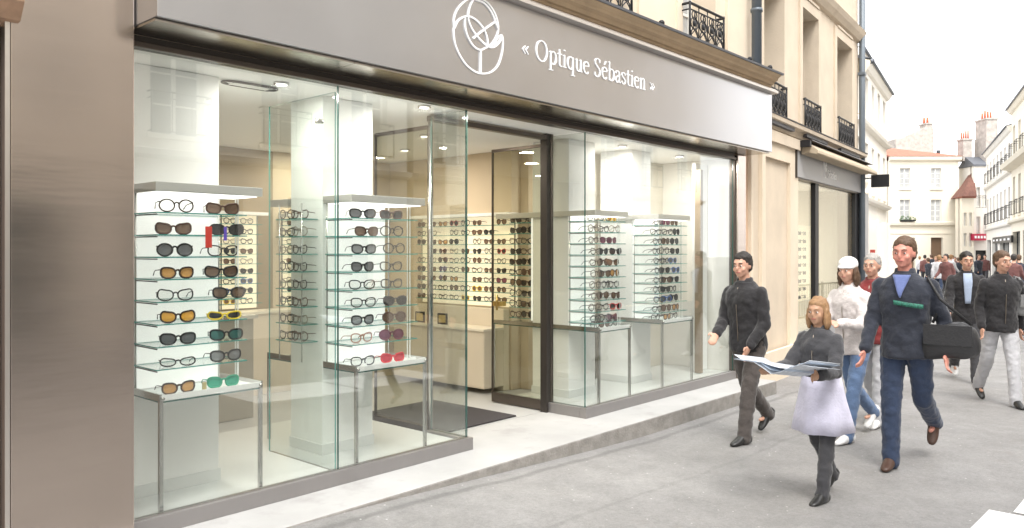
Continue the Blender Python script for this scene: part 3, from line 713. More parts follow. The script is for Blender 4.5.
# emblem
em=[[(60,185),(56,130),(75,70),(110,25),(150,-5),(190,-14),(240,-6),(285,25),(320,75),(340,125),(350,185),(342,232),(315,280),(285,308)],
    [(60,185),(54,200),(62,280),(90,355),(135,425),(190,470),(240,486),(300,476),(345,436),(370,370),(380,300),(374,236),(345,248),(325,285),(285,308)],
    [(190,-8),(163,40),(150,110),(165,170),(195,220),(235,268),(278,306)],
    [(200,0),(250,18),(290,60),(318,110),(332,150),(345,188)],
    [(60,185),(80,142),(112,116),(152,108),(200,132),(245,180),(270,232),(280,285),(276,306)],
    [(130,116),(130,180),(148,245),(185,305),(228,330),(262,318),(280,306)],
    [(182,254),(255,196),(326,146)],[(326,146),(336,165),(346,188)],
    [(232,330),(232,410),(232,484)],[(374,236),(358,275),(325,308),(300,314),(278,306)]]
def smooth(P,n=5):
    out=[]
    for i in range(len(P)-1):
        p0=P[max(0,i-1)];p1=P[i];p2=P[i+1];p3=P[min(len(P)-1,i+2)]
        for k in range(n):
            t=k/n; out.append(tuple(.5*((2*p1[j])+(-p0[j]+p2[j])*t+(2*p0[j]-5*p1[j]+4*p2[j]-p3[j])*t*t+(-p0[j]+3*p1[j]-3*p2[j]+p3[j])*t**3) for j in (0,1)))
    out.append(P[-1]); return out
sl=empty('shop_emblem',(0,VF,0),'round white line-drawn emblem on the fascia left of the shop name','emblem')
mb=MB()
for q,P in enumerate(em):
    pts=[(W0.x(445+a/6.6,VF),W0.z(445+a/6.6,b/6.6,VF)) for a,b in smooth(P)]
    ribbon(mb,pts,[.0125]*len(pts),-.008-.0005*q,-.0005)
mb.build('emblem_lines',WHITEP,sl)
# ================================================================ BUILDING 2
F2=Fr((9.64,4.45),5.67)
X=F2.x; Z=F2.z
b2=empty('townhouse',(9.64,4.45,0),'cream limestone townhouse next to the optician with three tall shuttered windows','building',R(5.67))
W2=X(858)
zst=Z(822,142)
ops=[]
def opn(p0,p1,pz0,pz1): return (X(p0),X(p1),pz0,pz1)
zb2=Z(801,133.5); zt2=Z(801,6.8)
ops=[(max(.02,X(762)),X(782.5),zb2,zt2),(X(801),X(817),zb2,zt2),(X(835.5),X(850.7),zb2,zt2)]
zc2=Z(817,0)
door_ops=[(X(794),X(858),.0,Z(830,186)+.1)]
ops3=[(a,b,zc2+.75,zc2+2.2) for a,b,_,_ in ops]
MB().wall(W2,-.6,zc2+2.8,.4,ops+door_ops+ops3).build('wall',STONE,b2)
MB().box(0.001,W2-.001,1.0,6,3.25,zc2+2.78).box(0.001,W2-.001,2.2,6,-.6,3.249).build('core_wall',STONE,b2)
for (a,b,c,d) in ops:
    window(b2,a,b,c,d,.36,3,WIN)
    MB().box(a+.002,a+.05,.03,.33,c+.02,d-.02).build('shutter',SHUT,b2)
    balconet(b2,a+.01,b-.01,c,.52,-.06)
    MB().box(a-.15,b+.15,-.13,.2,c-.075,c-.002).build('window_sill',SILL,b2)
    MB().box(a-.13,a,-.03,.0,c,d+.16).box(b,b+.13,-.03,0,c,d+.16).box(a,b,-.03,0,d,d+.16).box(a+.02,b-.02,-.045,0,d+.161,d+.2).build('window_surround',STONE,b2)
for (a,b,c,d) in ops3: window(b2,a,b,c,d,.3,2,WINL)
MB().prof([(0,zst-.14),(-.06,zst-.12),(-.08,zst-.04),(-.16,zst-.02),(-.17,zst+.03),(0,zst+.06)],0,W2).build('string_course',STONE,b2)
MB().prof([(0,zst+.062),(-.175,zst+.034),(-.18,zst+.048),(0,zst+.08)],0,W2).build('flashing',SILL,b2)
MB().prof([(0,zc2-.1),(-.06,zc2-.08),(-.12,zc2),(-.16,zc2+.08),(0,zc2+.1)],0,W2).build('cornice',STONE,b2)
MB().prof([(0,zc2+2.8),(-.35,zc2+2.8),(-.35,zc2+2.95),(2.6,zc2+5),(6,zc2+2.8)],0,W2).build('roof',ZINC,b2)
# ground floor stone panels left of the second shop
x0=X(758.5);x1=X(762);x2=X(787);x3=X(795)
zt=Z(775,160)
MB().box(max(.0,x0)+.005,x1,-.05,-.001,-.3,zst-.3).box(x2,x3-.01,-.05,-.001,-.3,zst-.3).box(x1,x2,-.05,-.001,zt,zst-.3).build('pilaster',STONE2,b2)
MB().box(0.005,x3-.01,-.09,-.002,zst-.3,zst-.15).build('frieze',STONE,b2)
MB().box(0.0,x3-.01,-.10,-.051,-.35,.25).build('base_course',STONE2,b2)
# its pipe
o=MB().tube([(W2-.03,-.08,-.2),(W2-.03,-.08,zc2+2.8)],.055,12).build('drain_pipe',PIPE); o.location=(9.64,4.45,0); o.rotation_euler=(0,0,R(5.67)); tag(o,'slim blue-grey rain pipe at the far corner of the cream townhouse','pipe')
for z in (3.2,4.9): MB().box(W2-.1,W2+.04,-.14,-.02,z,z+.05).build('pipe_collar',PIPE,o)
# second shop
FP=-.07
s2=empty('small_shop',(9.64,4.45,0),'small grey shop front with rolled cream awning further along the street','shop front',R(5.67))
a0=X(797,FP); a1=X(862.5,FP); zt=Z(797,141,FP); zb_=Z(797,176.5,FP); zt=min(zt,zst-.02)
GREYF=mat('grey_painted_fascia',(.36,.36,.37),.45,.3,.05,2)
MB().box(a0,a1,FP,-.002,zb_,zt).build('fascia',GREYF,s2,bevel=.004)
MB().box(a0-.02,a0-.001,FP-.01,-.003,zb_-.02,zt+.02).build('fascia_cheek',DARKM,s2)
# awning cassette, rolled
aw=empty('awning',(9.64,4.45,0),'rolled cream canvas awning above the second shop fascia','awning',R(5.67))
ax0=a0+.18; ax1=a1+.02; az=zt-.06
prof=[(FP-.01,az+.05),(FP-.08,az+.06),(FP-.17,az-.0),(FP-.25,az-.07),(FP-.26,az-.12),(FP-.22,az-.13),(FP-.11,az-.10),(FP-.01,az-.12)]
MB().prof(prof,ax0,ax1).build('canvas',mat('cream_canvas',(.42,.345,.25),.85,0,.08,3,.2,60),aw,bevel=.01)
MB().prof([(FP-.02,az+.09),(FP-.16,az+.09),(FP-.18,az+.07),(FP-.02,az+.065)],ax0-.02,ax1+.01).build('hood',DARKM,aw)
MB().box(ax0-.09,ax0-.01,FP-.16,FP-.02,az-.02,az+.07).build('arm_bracket',BLACKM,aw)
# glazing
g0=X(796);gp0=X(811.5);gp1=X(817.5);g1=X(853);g2=X(858)
MB().box(X(814.2),gp1,-.02,.05,.0,zb_+.02).build('post',BLACKM,s2); MB().box(g0-.05,g0,-.03,.1,0,zb_+.02).build('post',MATS['bronze_frame'],s2)
MB().box(g1+.1,g2-.02,-.02,.05,0,zb_+.02).build('post',BLACKM,s2)
MB().box(g2-.018,X(863)-.0,-.10,.1,-.3,zb_-.002).build('pilaster',GREYF,s2)
MB().box(g0,gp0+.16,-.03,.1,-.3,.35).box(gp1,g1,-.03,.1,-.3,.35).build('stallriser',GREYF,s2)
pane(g0,gp0+.16,.02,.032,.35,zb_+.02,parent=s2); pane(gp1,g1+.1,.02,.032,.35,zb_+.02,parent=s2)
MB().box(g0-.04,g2,-.04,.06,zb_-.02,zb_+.018).build('head_rail',MIDM,s2)
# its interior
MB().box(g0-.1,g2+.0,1.62,1.65,0,zb_+.3).box(g0-.13,g0-.101,.402,1.62,0,zb_+.3).box(g2,g2+.03,.402,1.62,0,zb_+.3).build('back_wall',mat('warm_interior',(.72,.66,.52),.7,0,.1,1),s2)
MB().box(g0-.1,g2,.405,1.62,zb_+.05,zb_+.08).build('ceiling',CEIL,s2)
MB().box(g0,g2-.02,.06,1.6,.0,.34).build('window_floor',CAB,s2)
MB().box(X(797.5,.62),X(810.5,.62),.62,.65,.7,2.05).build('rack_panel',litpanel('warm_light_panel',(.95,.84,.62),.32),s2)
for a in (829,839): MB().box(X(a,1),X(a+3,1),1.0,1.1,.36,zb_).build('mullion',COLW,s2)
for i in range(9):
    for j in range(2):
        xl=X(799,.55)+.05+j*.30; zz=.75+i*.14
        c,s_=math.cos(R(5.67)),math.sin(R(5.67)); yy=.55
        eyewear_simple('way','black','clear' if (i+j)%2 else 'dark',(9.64+xl*c-yy*s_,4.45+xl*s_+yy*c,zz),R(5.67),'pair of glasses on the rack in the second shop window','glasses in the second shop window')
l=bpy.data.lights.new('interior_fill','AREA'); l.size=.3; l.energy=22; l.color=(1,.93,.82)  # added area light without a fitting, brightens the second shop's interior
lo=bpy.data.objects.new('interior_fill',l); C.objects.link(lo); lo.parent=s2; lo.location=((gp1+g1)/2-.3,.9,zb_+.03)
# emblem and name on its fascia
mb=MB(); ex=X(826,FP)-.16; ez=zb_+.10
for q,P in enumerate(em):
    pts=[(ex+(a-55)*.00062,ez+(485-b)*.00062) for a,b in smooth(P,3)]; ribbon(mb,pts,[.010]*len(pts),FP-.006-.0005*q,FP-.0005)
mb.build('emblem',WHITEP,s2)
nm=empty('fascia_name',(0,0,0),'x','x'); bpy.data.objects.remove(nm)
write(['S','e_acute','b','a','s','t','i','e','n'],ex+.27,ez+.01,.125,1.05,FP-.001,s2,bold=1.3)
# hanging black sign
hs=empty('hanging_sign',(9.64,4.45,0),'plain black square sign projecting from the corner of the second shop','sign',R(5.67))
hx=W2+.22
def solve(px):
    lo_,hi_=-4.0,2.0
    for _ in range(60):
        m_=(lo_+hi_)/2
        if F2.hit(px,m_)[0]<hx: lo_=m_
        else: hi_=m_
    return m_
ya,yb=solve(871),solve(889)
if ya<yb: ya,yb=yb,ya
print('SIGN',hx,ya,yb)
zs1=Z(880,174.5,(ya+yb)/2); zs0=Z(880,187,(ya+yb)/2)
MB().box(hx,hx+.05,yb,ya,zs0,zs1).build('panel',mat('black_sign_face',(.01,.01,.01),.4),hs,bevel=.004)
MB().tube([(hx+.025,ya,zs1-.06),(hx+.025,.10,zs1-.06),(W2-.2,.2,zs1-.06)],.012,6).build('bracket',BLACKM,hs)
# ================================================================ generic far buildings
def far_building(o,deg,W,z1,name,lab,wallm,rows,rowz,ww,roof='zinc',depth=8,ground=None,z0=-.8,bal=(),shut=False,roofh=2.2,bars=3,ledge=True,gl=WINL,glb=None):
    b=empty(name,(o[0],o[1],0),lab,'building',R(deg))
    ops=[]
    for (za,zb) in rowz:
        for k in range(rows):
            cx=W*(k+.5)/rows; ops.append((cx-ww/2,cx+ww/2,za,zb))
    gops=list(ground or [])
    MB().wall(W,z0,z1,.3,ops+gops).build('wall',wallm,b); MB().box(.002,W-.002,.5,depth,z0,z1-.01).build('core_wall',wallm,b)
    MB().box(0,.3,.302,.498,z0,z1-.01).box(W-.3,W,.302,.498,z0,z1-.01).build('return_wall',wallm,b)
    for (a,c,d,e) in ops:
        window(b,a,c,d,e,.22,bars,random.choice([gl,WIN]) if glb is None else glb)
        MB().box(a-.08,c+.08,-.07,.1,d-.08,d-.001).build('window_sill',wallm,b)
    for (a,c,d,e) in gops: window(b,a,c,d,e,.25,1,WIN,BLACKM)
    for i in bal: 
        for k in range(rows):
            cx=W*(k+.5)/rows; balconet(b,cx-ww/2-.05,cx+ww/2+.05,rowz[i][0],.75,-.18,False)
    if ledge:
        for zz in [rowz[-1][0]-.45]+([rowz[0][0]-.4] if len(rowz)>1 else []): MB().prof([(0,zz),(-.18,zz+.06),(-.22,zz+.16),(0,zz+.2)],0,W).build('ledge',wallm,b)
    MB().prof([(0,z1-.25),(-.1,z1-.2),(-.22,z1-.02),(-.24,z1+.06),(0,z1+.1)],-.05,W+.05).build('eaves',wallm,b)
    MB().tube([(-.05,-.27,z1+.05),(W+.03,-.27,z1+.05)],.05,8).build('gutter',ZINC,b)
    rm={'zinc':ZINC,'tile':TILE}[roof]
    MB().prof([(-.26,z1+.10),(depth*.5,z1+roofh),(depth,z1+.1)],-.05,W+.03).build('roof',rm,b)
    return b
# building 3 on the left
b3=far_building((27.3,8.95),10.4,9.2,8.3,'townhouse','tall narrow white townhouse with plain upper windows beyond the black sign',STUCCO,5,((6.35,7.9),(3.75,5.5)),.85,ground=[(.6,2.6,-.3,2.5),(3.4,5.6,-.3,2.5),(6.6,8.8,-.3,2.5)],z0=-1,bal=(),roofh=.35)
MB().box(.1,.9,2.4,3.4,8.9,10.4).build('chimney',RUBBLE,b3)
for x in (2.7,6.0): MB().box(x,x+.4,-.35,-.002,-.5,2.7).build('pilaster',STUCCO,b3)
sgn=MB().box(0,.05,-.16,0,0,.42).build('hanging_sign',mat('red_sign',(.5,.08,.06),.5)); sgn.location=(29.6,9.2,1.2); tag(sgn,'small red vertical sign on the white townhouse ground floor','sign')
# gap filler wing between townhouse 2 and white townhouse
cw=far_building((15.75,5.12),48,2.2,5.2,'townhouse','low cream side wing set back behind the cream townhouse',STUCCO2,1,((3.2,4.6),),.7,z0=-.7,depth=4,roofh=.6)
# building 4, the end of the street
F4=Fr((64.4,18.3),-48.27)
x4a=F4.x(890);x4b=F4.x(958.5)
c_,s_=F4.D
z4=lambda py:CAMH+F4.hit(925)[1]*(250-py)/787
b4=empty('street_end_house',(F4.o[0]+x4a*c_,F4.o[1]+x4a*s_,0),'pale cream three storey house with red tile roof closing the street end','building',R(-48.27))
W4=x4b-x4a
X4=lambda px:F4.x(px)-x4a
ops4=[(X4(900),X4(910.5),z4(188.5),z4(168)),(X4(931),X4(941.5),z4(188.5),z4(168)),(X4(900),X4(910.5),z4(221.5),z4(199.5)),(X4(931),X4(941.5),z4(221.5),z4(199.5))]
dop=[(X4(931),X4(943),-1.2,z4(237.5)),(X4(899),X4(915),-1.2,z4(237.5))]
MB().wall(W4,-1.2,z4(160),.3,ops4+dop).build('wall',STUCCO2,b4); MB().box(.01,W4-.01,.5,9,-1.2,z4(160)-.01).build('core_wall',STUCCO2,b4)
for (a,b,c,d) in ops4:
    window(b4,a,b,c,d,.18,3,WINL); MB().box(a-.1,b+.1,-.1,.1,c-.1,c-.002).build('window_sill',STUCCO2,b4)
for (a,b,c,d) in dop: MB().box(a+.02,b-.02,.22,.26,c,d-.02).build('door',mat('brown_door',(.16,.10,.06),.5,0,.2,2),b4)
zz=z4(225); MB().prof([(0,zz-.1),(-.2,zz),(-.25,zz+.2),(0,zz+.28)],-.05,W4+.05).build('ledge',STUCCO2,b4)
for z_ in (z4(233),): MB().box(0,W4,-.05,-.002,z_-.06,z_+.06).build('string_course',STUCCO2,b4)
zz=z4(160); MB().prof([(0,zz-.15),(-.3,zz),(-.35,zz+.25),(0,zz+.3)],-.1,W4+.1).build('eaves',STUCCO2,b4)
zr=z4(147)
MB().add([(-.2,-.4,zz+.26),(W4+.2,-.4,zz+.26),(W4+.2,7,zz+.26),(-.2,7,zz+.26),(-.1,3.2,F4.z(893,146.5,3.2)),(W4*.22,3.2,F4.z(903,147.5,3.2))],[(0,1,5,4),(1,2,5),(2,3,4,5),(3,0,4),(0,3,2,1)]).build('roof',TILE,b4)
MB().tube([(X4(944),.8,zz+.3),(X4(944),.8,z4(149))],.14,8).build('vent_pipe',BLACKM,b4)
chimney(b4,X4(889),X4(893),1.2,2.0,zz,z4(148),1)
# geranium box at its left window
pl=empty('window_planter',(b4.location.x,b4.location.y,0),'green plant box on the lower left window of the end house','planter',R(-48.27))
mb=MB(); 
for i in range(160):
    cx=random.uniform(X4(899),X4(914)); cy=random.uniform(-.3,-.1); cz=ops4[2][2]+random.uniform(.02,.5)*(.5+.5*math.sin(cx*9)**2); r=random.uniform(.04,.09); q=random.random()*6
    mb.add([(cx,cy,cz),(cx+r*math.cos(q),cy+r*.5,cz+r*math.sin(q)),(cx+r,cy-r*math.sin(q),cz+r*.8)],[(0,1,2)])
mb.build('foliage',mat('leaf_green',(.07,.14,.04),.6,0,.4,9),pl); MB().box(X4(899),X4(914),-.32,-.11,ops4[2][2]-.0,ops4[2][2]+.12).build('box',BLACKM,pl)
# rubble gable and chimney behind it
Fg=Fr((72,26),-48.27)
def zg(px,py): return Fg.z(px,py)
gb=empty('gable_house',(72,26,0),'rough stone gable wall with a chimney rising behind the end house','building',R(-48.27))
MB().prism([(Fg.x(896),-1),(Fg.x(934),-1),(Fg.x(934),zg(934,128)),(Fg.x(926),zg(926,127)),(Fg.x(900),zg(900,139)),(Fg.x(896),zg(896,139))],0,8).build('wall',RUBBLE,gb)
chimney(gb,Fg.x(926.3),Fg.x(933),.1,1.2,zg(926,130),zg(930,124),2)
# right hand side of the street
E=(65.4,12.3)
ang=195.4; dx,dy=math.cos(R(ang)),math.sin(R(ang))
r3=far_building(E,ang,14.5,8.5,'townhouse','long white townhouse with small balconies on the right side of the street',STUCCO,7,((6.3,7.7),(3.4,5.2)),.8,ground=[(.4,3.2,-.8,2.3),(4.0,7.6,-.8,2.3),(8.6,13.4,-.8,2.3)],z0=-1.2,bal=(0,1),roofh=1.4)
E2=(E[0]+dx*14.5,E[1]+dy*14.5)
r4=far_building(E2,ang,20,9.4,'townhouse','cream balconied townhouse at the right edge of the view',STUCCO2,9,((6.6,8.4),(3.5,5.6)),.95,ground=[(.5,3.6,-.7,2.6),(4.6,8.5,-.7,2.6)],z0=-1.2,bal=(0,1),roofh=1.5)
MB().prof([(0,6.0),(-.5,6.1),(-.6,6.3),(0,6.4)],0,20).build('balcony_slab',STUCCO2,r4)
# shop signs right side: dark red and black bands
def band(px0,px1,py0,py1,m,lab,txt=None):
    Fx=Fr(E,ang); y=-.12
    xa,xb=Fx.x(px1,y),Fx.x(px0,y)
    if xa>xb: xa,xb=xb,xa
    xm=(px0+px1)/2
    o=empty('shop_sign',(E[0],E[1],0),lab,'sign',R(ang)); za=Fx.z(xm,py1,y); zb=Fx.z(xm,py0,y)
    MB().box(xa,xb,y,-.003,za,zb).build('panel',m,o)
    mb=MB(); n=5
    for i in range(n): 
        w=(xb-xa)/n; mb.box(xa+w*(i+.3),xa+w*(i+.7),y-.02,y-.001,za+(zb-za)*.35,za+(zb-za)*.65)
    mb.build('lettering',WHITEP,o)
band(992.5,1011,236.5,243,mat('black_sign_band',(.02,.02,.02),.4),'black shop sign band with white lettering on the right hand townhouse')
# white house facing us and red roof behind
Fr2=Fr((70,10.5),-48.27)
def box_house(Fx,px0,px1,pyt,name,lab,wallm,depth,roofm=None,roofpts=None):
    xa,xb=Fx.x(px0),Fx.x(px1)
    b=empty(name,(Fx.o[0],Fx.o[1],0),lab,'building',Fx.a)
    z1=Fx.z((px0+px1)/2,pyt)
    ww=(xb-xa)
    ops=[(xa+ww*.15,xa+ww*.4,z1*.62,z1*.80),(xa+ww*.6,xa+ww*.85,z1*.62,z1*.80),(xa+ww*.15,xa+ww*.4,z1*.34,z1*.52),(xa+ww*.6,xa+ww*.85,z1*.34,z1*.52),(xa+ww*.1,xa+ww*.9,-.8,z1*.2)]
    MB().wall(xb-xa,-1.2,z1,.3,ops,x0=xa).build('wall',wallm,b); MB().box(xa,xb,.5,depth,-1.2,z1-.01).build('core_wall',wallm,b)
    for (a,c,d,e) in ops[:4]: window(b,a,c,d,e,.2,2,WINL)
    MB().box(*ops[4][:2],.25,.28,*ops[4][2:]).build('shopfront',BLACKM,b)
    MB().prof([(-.12,z1),(-.12,z1+.12),(depth*.5,z1+(.8 if roofm is None else .14)),(depth,z1)],xa-.1,xb+.1).build('roof' if roofm is None else 'eaves',roofm or ZINC,b)
    return b,xa,xb,z1
bb,xa,xb,z1=box_house(Fr2,974,990,166,'white_house','plain white house with dark curved balcony right of the end house',STUCCO,2.0)
balconet(bb,xa+.15,xb-.6,z1*.60,.9,-.5,False)
chimney(bb,Fr2.x(971),Fr2.x(980),1.0,1.8,z1+.5,Fr2.z(975,140,1.0),4,RUBBLE)
Fr1=Fr((66.5,13.8),-48.27)
bb,xa,xb,z1=box_house(Fr1,962,974,198,'red_roofed_house','small pale house with steep red tile roof right of the end house',STUCCO2,.9,TILE)
MB().add([(xa-.15,-.3,z1+.1),(xb+.05,-.3,z1+.1),(Fr1.x(973,1.2),1.2,Fr1.z(972,168,1.2)),(Fr1.x(961,1.2),1.2,Fr1.z(962,186,1.2)),(xa-.15,1.3,z1),(xb,1.3,z1)],[(0,1,2,3),(3,2,5,4),(0,3,4),(1,5,2)]).build('roof',mat('old_brown_tiles',(.17,.08,.06),.9,0,.3,5,.4,20),bb)
o,_,_,_=(lambda b:(b,0,0,0))(empty('shop_sign',(Fr2.o[0],Fr2.o[1],0),'dark red shop sign with pale lettering below the white house','sign',Fr2.a))
MB().box(Fr2.x(968.5),Fr2.x(985),-.6,-.02,Fr2.z(976,240.5),Fr2.z(976,234)).build('panel',mat('crimson_sign',(.45,.02,.06),.5),o)
mb=MB()
for i in range(5): 
    xx=Fr2.x(970+i*3); mb.box(xx,xx+.14,-.62,-.601,Fr2.z(976,238.5),Fr2.z(976,236))
mb.build('lettering',WHITEP,o)
# tall stone chimney stack behind the right townhouse
Fc=Fr((76,4.0),-48.27)
cs=empty('stone_house',(76,4.0,0),'tall stone chimney gable behind the right hand townhouse','building',R(-48.27))
ca,cb_=Fc.x(986),Fc.x(1002)
MB().box(ca,cb_,0,1.5,-1,Fc.z(994,137)).build('wall',RUBBLE,cs); chimney(cs,ca+.15,cb_-.2,.2,1.6,Fc.z(994,137),Fc.z(994,119),4)
# railing and parasol-less terrace barrier far right
rl=empty('terrace_railing',(23.3,3.9,ground_z(23)),'low black metal terrace railing at the right side of the street','railing',R(194))
mb=MB()
for z in (.95,.12): mb.tube([(0,0,z),(7,0,z)],.025,6)
for i in range(48): mb.tube([(i*.149,0,.12),(i*.149,0,.95)],.011,5)
for i in range(5): mb.tube([(i*1.75,0,0),(i*1.75,0,1.0)],.03,6)
mb.build('rail',BLACKM,rl)
# opposite side of the street (behind the photographer): seen in the reflections
def opposite(u0,W,h,lab,wm,n):
    return far_building((u0+W,-5.2),180,W,h,'townhouse',lab,wm,n,((7.2,9.0),(3.7,6.0)),1.0,ground=[(1+i*3.2,3.2+i*3.2,-.2,2.7) for i in range(int(W/3.3))],z0=-.6,bal=(0,1),roofh=2,depth=7)
opposite(-11,12,10.4,'cream balconied building across the street behind the camera, reflected in the glass',STUCCO2,5)
opposite(1.2,11,9.6,'white building across the street reflected in the optician windows',STUCCO,5)
opposite(12.4,14,10.8,'long stone building across the street reflected further along',STONE2,6)
# ================================================================ PEOPLE
SK=[mat('skin_light',(.55,.31,.22),.5,0,.05,10),mat('skin_ruddy',(.60,.26,.20),.5,0,.06,10),mat('skin_tan',(.42,.24,.15),.5)]
CLM={}
def cloth(n,c,b=.35,r=.85):
    return mat('cloth_'+n,c,r,0,.14,9,b,70,sheen=.2)
def sm_eval(o,voxel,disp=0,dscale=.12,smooth=4):
    m=o.modifiers.new('r','REMESH'); m.mode='VOXEL'; m.voxel_size=voxel; m.use_smooth_shade=True
    s=o.modifiers.new('s','SMOOTH'); s.factor=.5; s.iterations=smooth
    if disp:
        tx=bpy.data.textures.get('folds%g'%dscale) or bpy.data.textures.new('folds%g'%dscale,'CLOUDS'); tx.noise_scale=dscale; tx.noise_depth=3
        d=o.modifiers.new('d','DISPLACE'); d.texture=tx; d.strength=disp; d.mid_level=.38; d.texture_coords='LOCAL'
    dg=bpy.context.evaluated_depsgraph_get(); dg.update()
    me=bpy.data.meshes.new_from_object(o.evaluated_get(dg),depsgraph=dg)
    o.modifiers.clear(); old=o.data; mats=[q for q in old.materials]
    o.data=me; me.name=o.name
    if not me.materials:
        for q in mats: me.materials.append(q)
    for p in me.polygons: p.use_smooth=True
    bpy.data.meshes.remove(old)
def limb(mb,pts,rs,n=12):
    """tapered limb with rounded joints; rs may hold (rx, ry)"""
    for i in range(len(pts)-1):
        a,b=Vector(pts[i]),Vector(pts[i+1]); k=4; P=[a.lerp(b,t/k) for t in range(k+1)]; mb.tube(P,[rs[i]+(rs[i+1]-rs[i])*t/k for t in range(k+1)],n)
    for p,r in zip(pts,rs): mb.ell(p,(r,r,r),n=12,k=8)
def ring(c,rx,ry,n=20,rot=None):
    out=[]
    for i in range(n):
        t=2*PI*i/n; ct,st=math.cos(t),math.sin(t)
        p=Vector((rx*math.copysign(abs(ct)**.85,ct),ry*math.copysign(abs(st)**.85,st),0))
        out.append(Vector(c)+(rot@p if rot else p))
    return out
def person(loc,rz,h,lab,pose,top,bottom,shoe,hair,skin=0,vox=.011,lo=False,female=False,scarf=None,skirt=None,hat=None,coat=.0,shirt=None,group=None,hairlong=False,bald=False):
    s=h/1.75; root=empty('person',loc,lab,'person',rz,group)
    P=dict(hipL=20,kneeL=8,hipR=-18,kneeR=25,shL=-18,elL=25,shR=20,elR=30,abL=8,abR=8,lean=4,head=0,inL=0,inR=0); P.update(pose)
    lean=R(P['lean'])
    def jl(sgn,hip,knee):
        H_=Vector((sgn*.09,0,.92)); a=R(hip); K=H_+Vector((sgn*.005,math.sin(a),-math.cos(a)))*.43; b=a-R(knee)
        A=K+Vector((-sgn*.012,math.sin(b),-math.cos(b)))*.42; return H_,K,A,b
    L_=jl(-1,P['hipL'],P['kneeL']); Rg=jl(1,P['hipR'],P['kneeR'])
    drop=min(L_[2].z,Rg[2].z)-.085
    off=Vector((0,0,-drop))
    def up(p): # torso lean about the hips
        q=Vector(p)-Vector((0,0,.92)); y=q.y*math.cos(lean)+q.z*math.sin(lean); z=-q.y*math.sin(lean)+q.z*math.cos(lean); return (Vector((q.x,y,z+.92))+off)*s
    def lg(p): return (Vector(p)+off)*s
    sw=.185 if not female else .165
    def arm(sgn,sh,el,ab,inn):
        S=Vector((sgn*(sw-.012),0,1.395)); a=R(sh); ab_=R(ab)
        d=Vector((sgn*math.sin(ab_),math.sin(a),-math.cos(a)*math.cos(ab_))).normalized(); E_=S+d*.29
        b=a+R(el); i_=R(inn); d2=Vector((sgn*math.sin(ab_)*.5-sgn*math.sin(i_),math.sin(b)*math.cos(i_),-math.cos(b))).normalized(); Wt=E_+d2*.25; return S,E_,Wt,d2
    AL=arm(-1,P['shL'],P['elL'],P['abL'],P['inL']); AR=arm(1,P['shR'],P['elR'],P['abR'],P['inR'])
    body=MB()
    tors=[(.86,.13,.10,0),(.93,.155,.11,-.005),(1.02,.145,.10,0),(1.10,.13,.092,.005),(1.22,.15,.105,.008),(1.34,.150,.100,.0),(1.39,.125,.082,-.008),(1.45,.070,.062,-.010),(1.50,.052,.052,-.005)]
    body.loft([[up(q) for q in ring((0,y,z),rx*(.94 if female else 1),ry)] for z,rx,ry,y in tors])
    hd=R(P['head'])
    hc=Vector((0,.02,1.635)); rotz=Matrix.Rotation(hd,3,'Z')
    def hp(p): return up(hc+rotz@Vector(p))
    def he(mb,c,r): 
        m0=MB(); m0.ell((0,0,0),r,n=18,k=14); mb.add([up(hc+rotz@(Vector(c)+Vector(q))) for q in m0.v],m0.f,0,True)
    limb(body,[up((0,-.008,1.46)),up((0,.008,1.56))],[.052*s,.05*s])
    he(body,(0,-.008,.018),(.074,.094,.098)); he(body,(0,.022,-.045),(.057,.066,.066)); he(body,(0,.052,-.088),(.028,.027,.02))
    if not lo:
        he(body,(0,.094,-.018),(.011,.020,.024)); he(body,(0,.088,.008),(.009,.014,.028)); he(body,(0,.075,.030),(.046,.020,.012)); he(body,(0,.084,-.055),(.022,.011,.008))
        for q in (-1,1): he(body,(q*.075,-.005,-.008),(.009,.018,.030)); he(body,(q*.040,.060,-.030),(.022,.022,.022))
    for (S,E_,Wt,d2),sgn in ((AL,-1),(AR,1)):
        limb(body,[up(S-Vector((sgn*.02,0,.012))),up(E_),up(Wt)],[.036*s,.034*s,.026*s])
        # hand
        d=d2; side=Vector((0,1,0))-d*d.y
        if side.length<.2: side=Vector((0,0,1))-d*d.z
        side.normalize(); nrm=d.cross(side)*sgn
        palm=Wt+d*.055
        m0=MB(); m0.ell((0,0,0),(1,1,1),n=12,k=8)
        body.add([up(palm+d*(q[0]*.052)+side*(q[1]*.040)+nrm*(q[2]*.016)) for q in m0.v],m0.f,0,True)
        if not lo:
            for k in range(4):
                o_=(k-1.5)*.019; ln=(.034,.040,.038,.030)[k]
                b0=palm+d*.040-side*o_; b1=b0+d*ln+nrm*.008; b2=b1+(d*.6+nrm*.7).normalized()*ln*.75
                limb(body,[up(b0),up(b1),up(b2)],[.0088*s,.0083*s,.0075*s],8)
            t0=palm+side*.03-d*.02; t1=t0+(side*.8+d*.6).normalized()*.034; t2=t1+(d*.9+nrm*.3).normalized()*.028
            limb(body,[up(t0),up(t1),up(t2)],[.012*s,.0105*s,.009*s],8)
    for (H_,K,A,b) in (L_,Rg):
        limb(body,[lg(H_),lg(K),lg(A)],[.075*s,.052*s,.034*s])
        limb(body,[lg(A+Vector((0,-.02,-.045))),lg(A+Vector((0,.10,-.062)))],[.024*s,.018*s])
    o=body.build('body',SK[skin],root); sm_eval(o,(.009 if not lo else .02),smooth=2)
    # trousers
    tr=MB(); f=1.0 if not female else .9
    tr.loft([[up(q) for q in ring((0,0,z),rx,ry)] for z,rx,ry in ((.84,.12*f,.10*f),(.90,.160*f,.118*f),(.97,.150*f,.110*f),(1.03,.140*f,.104*f))])
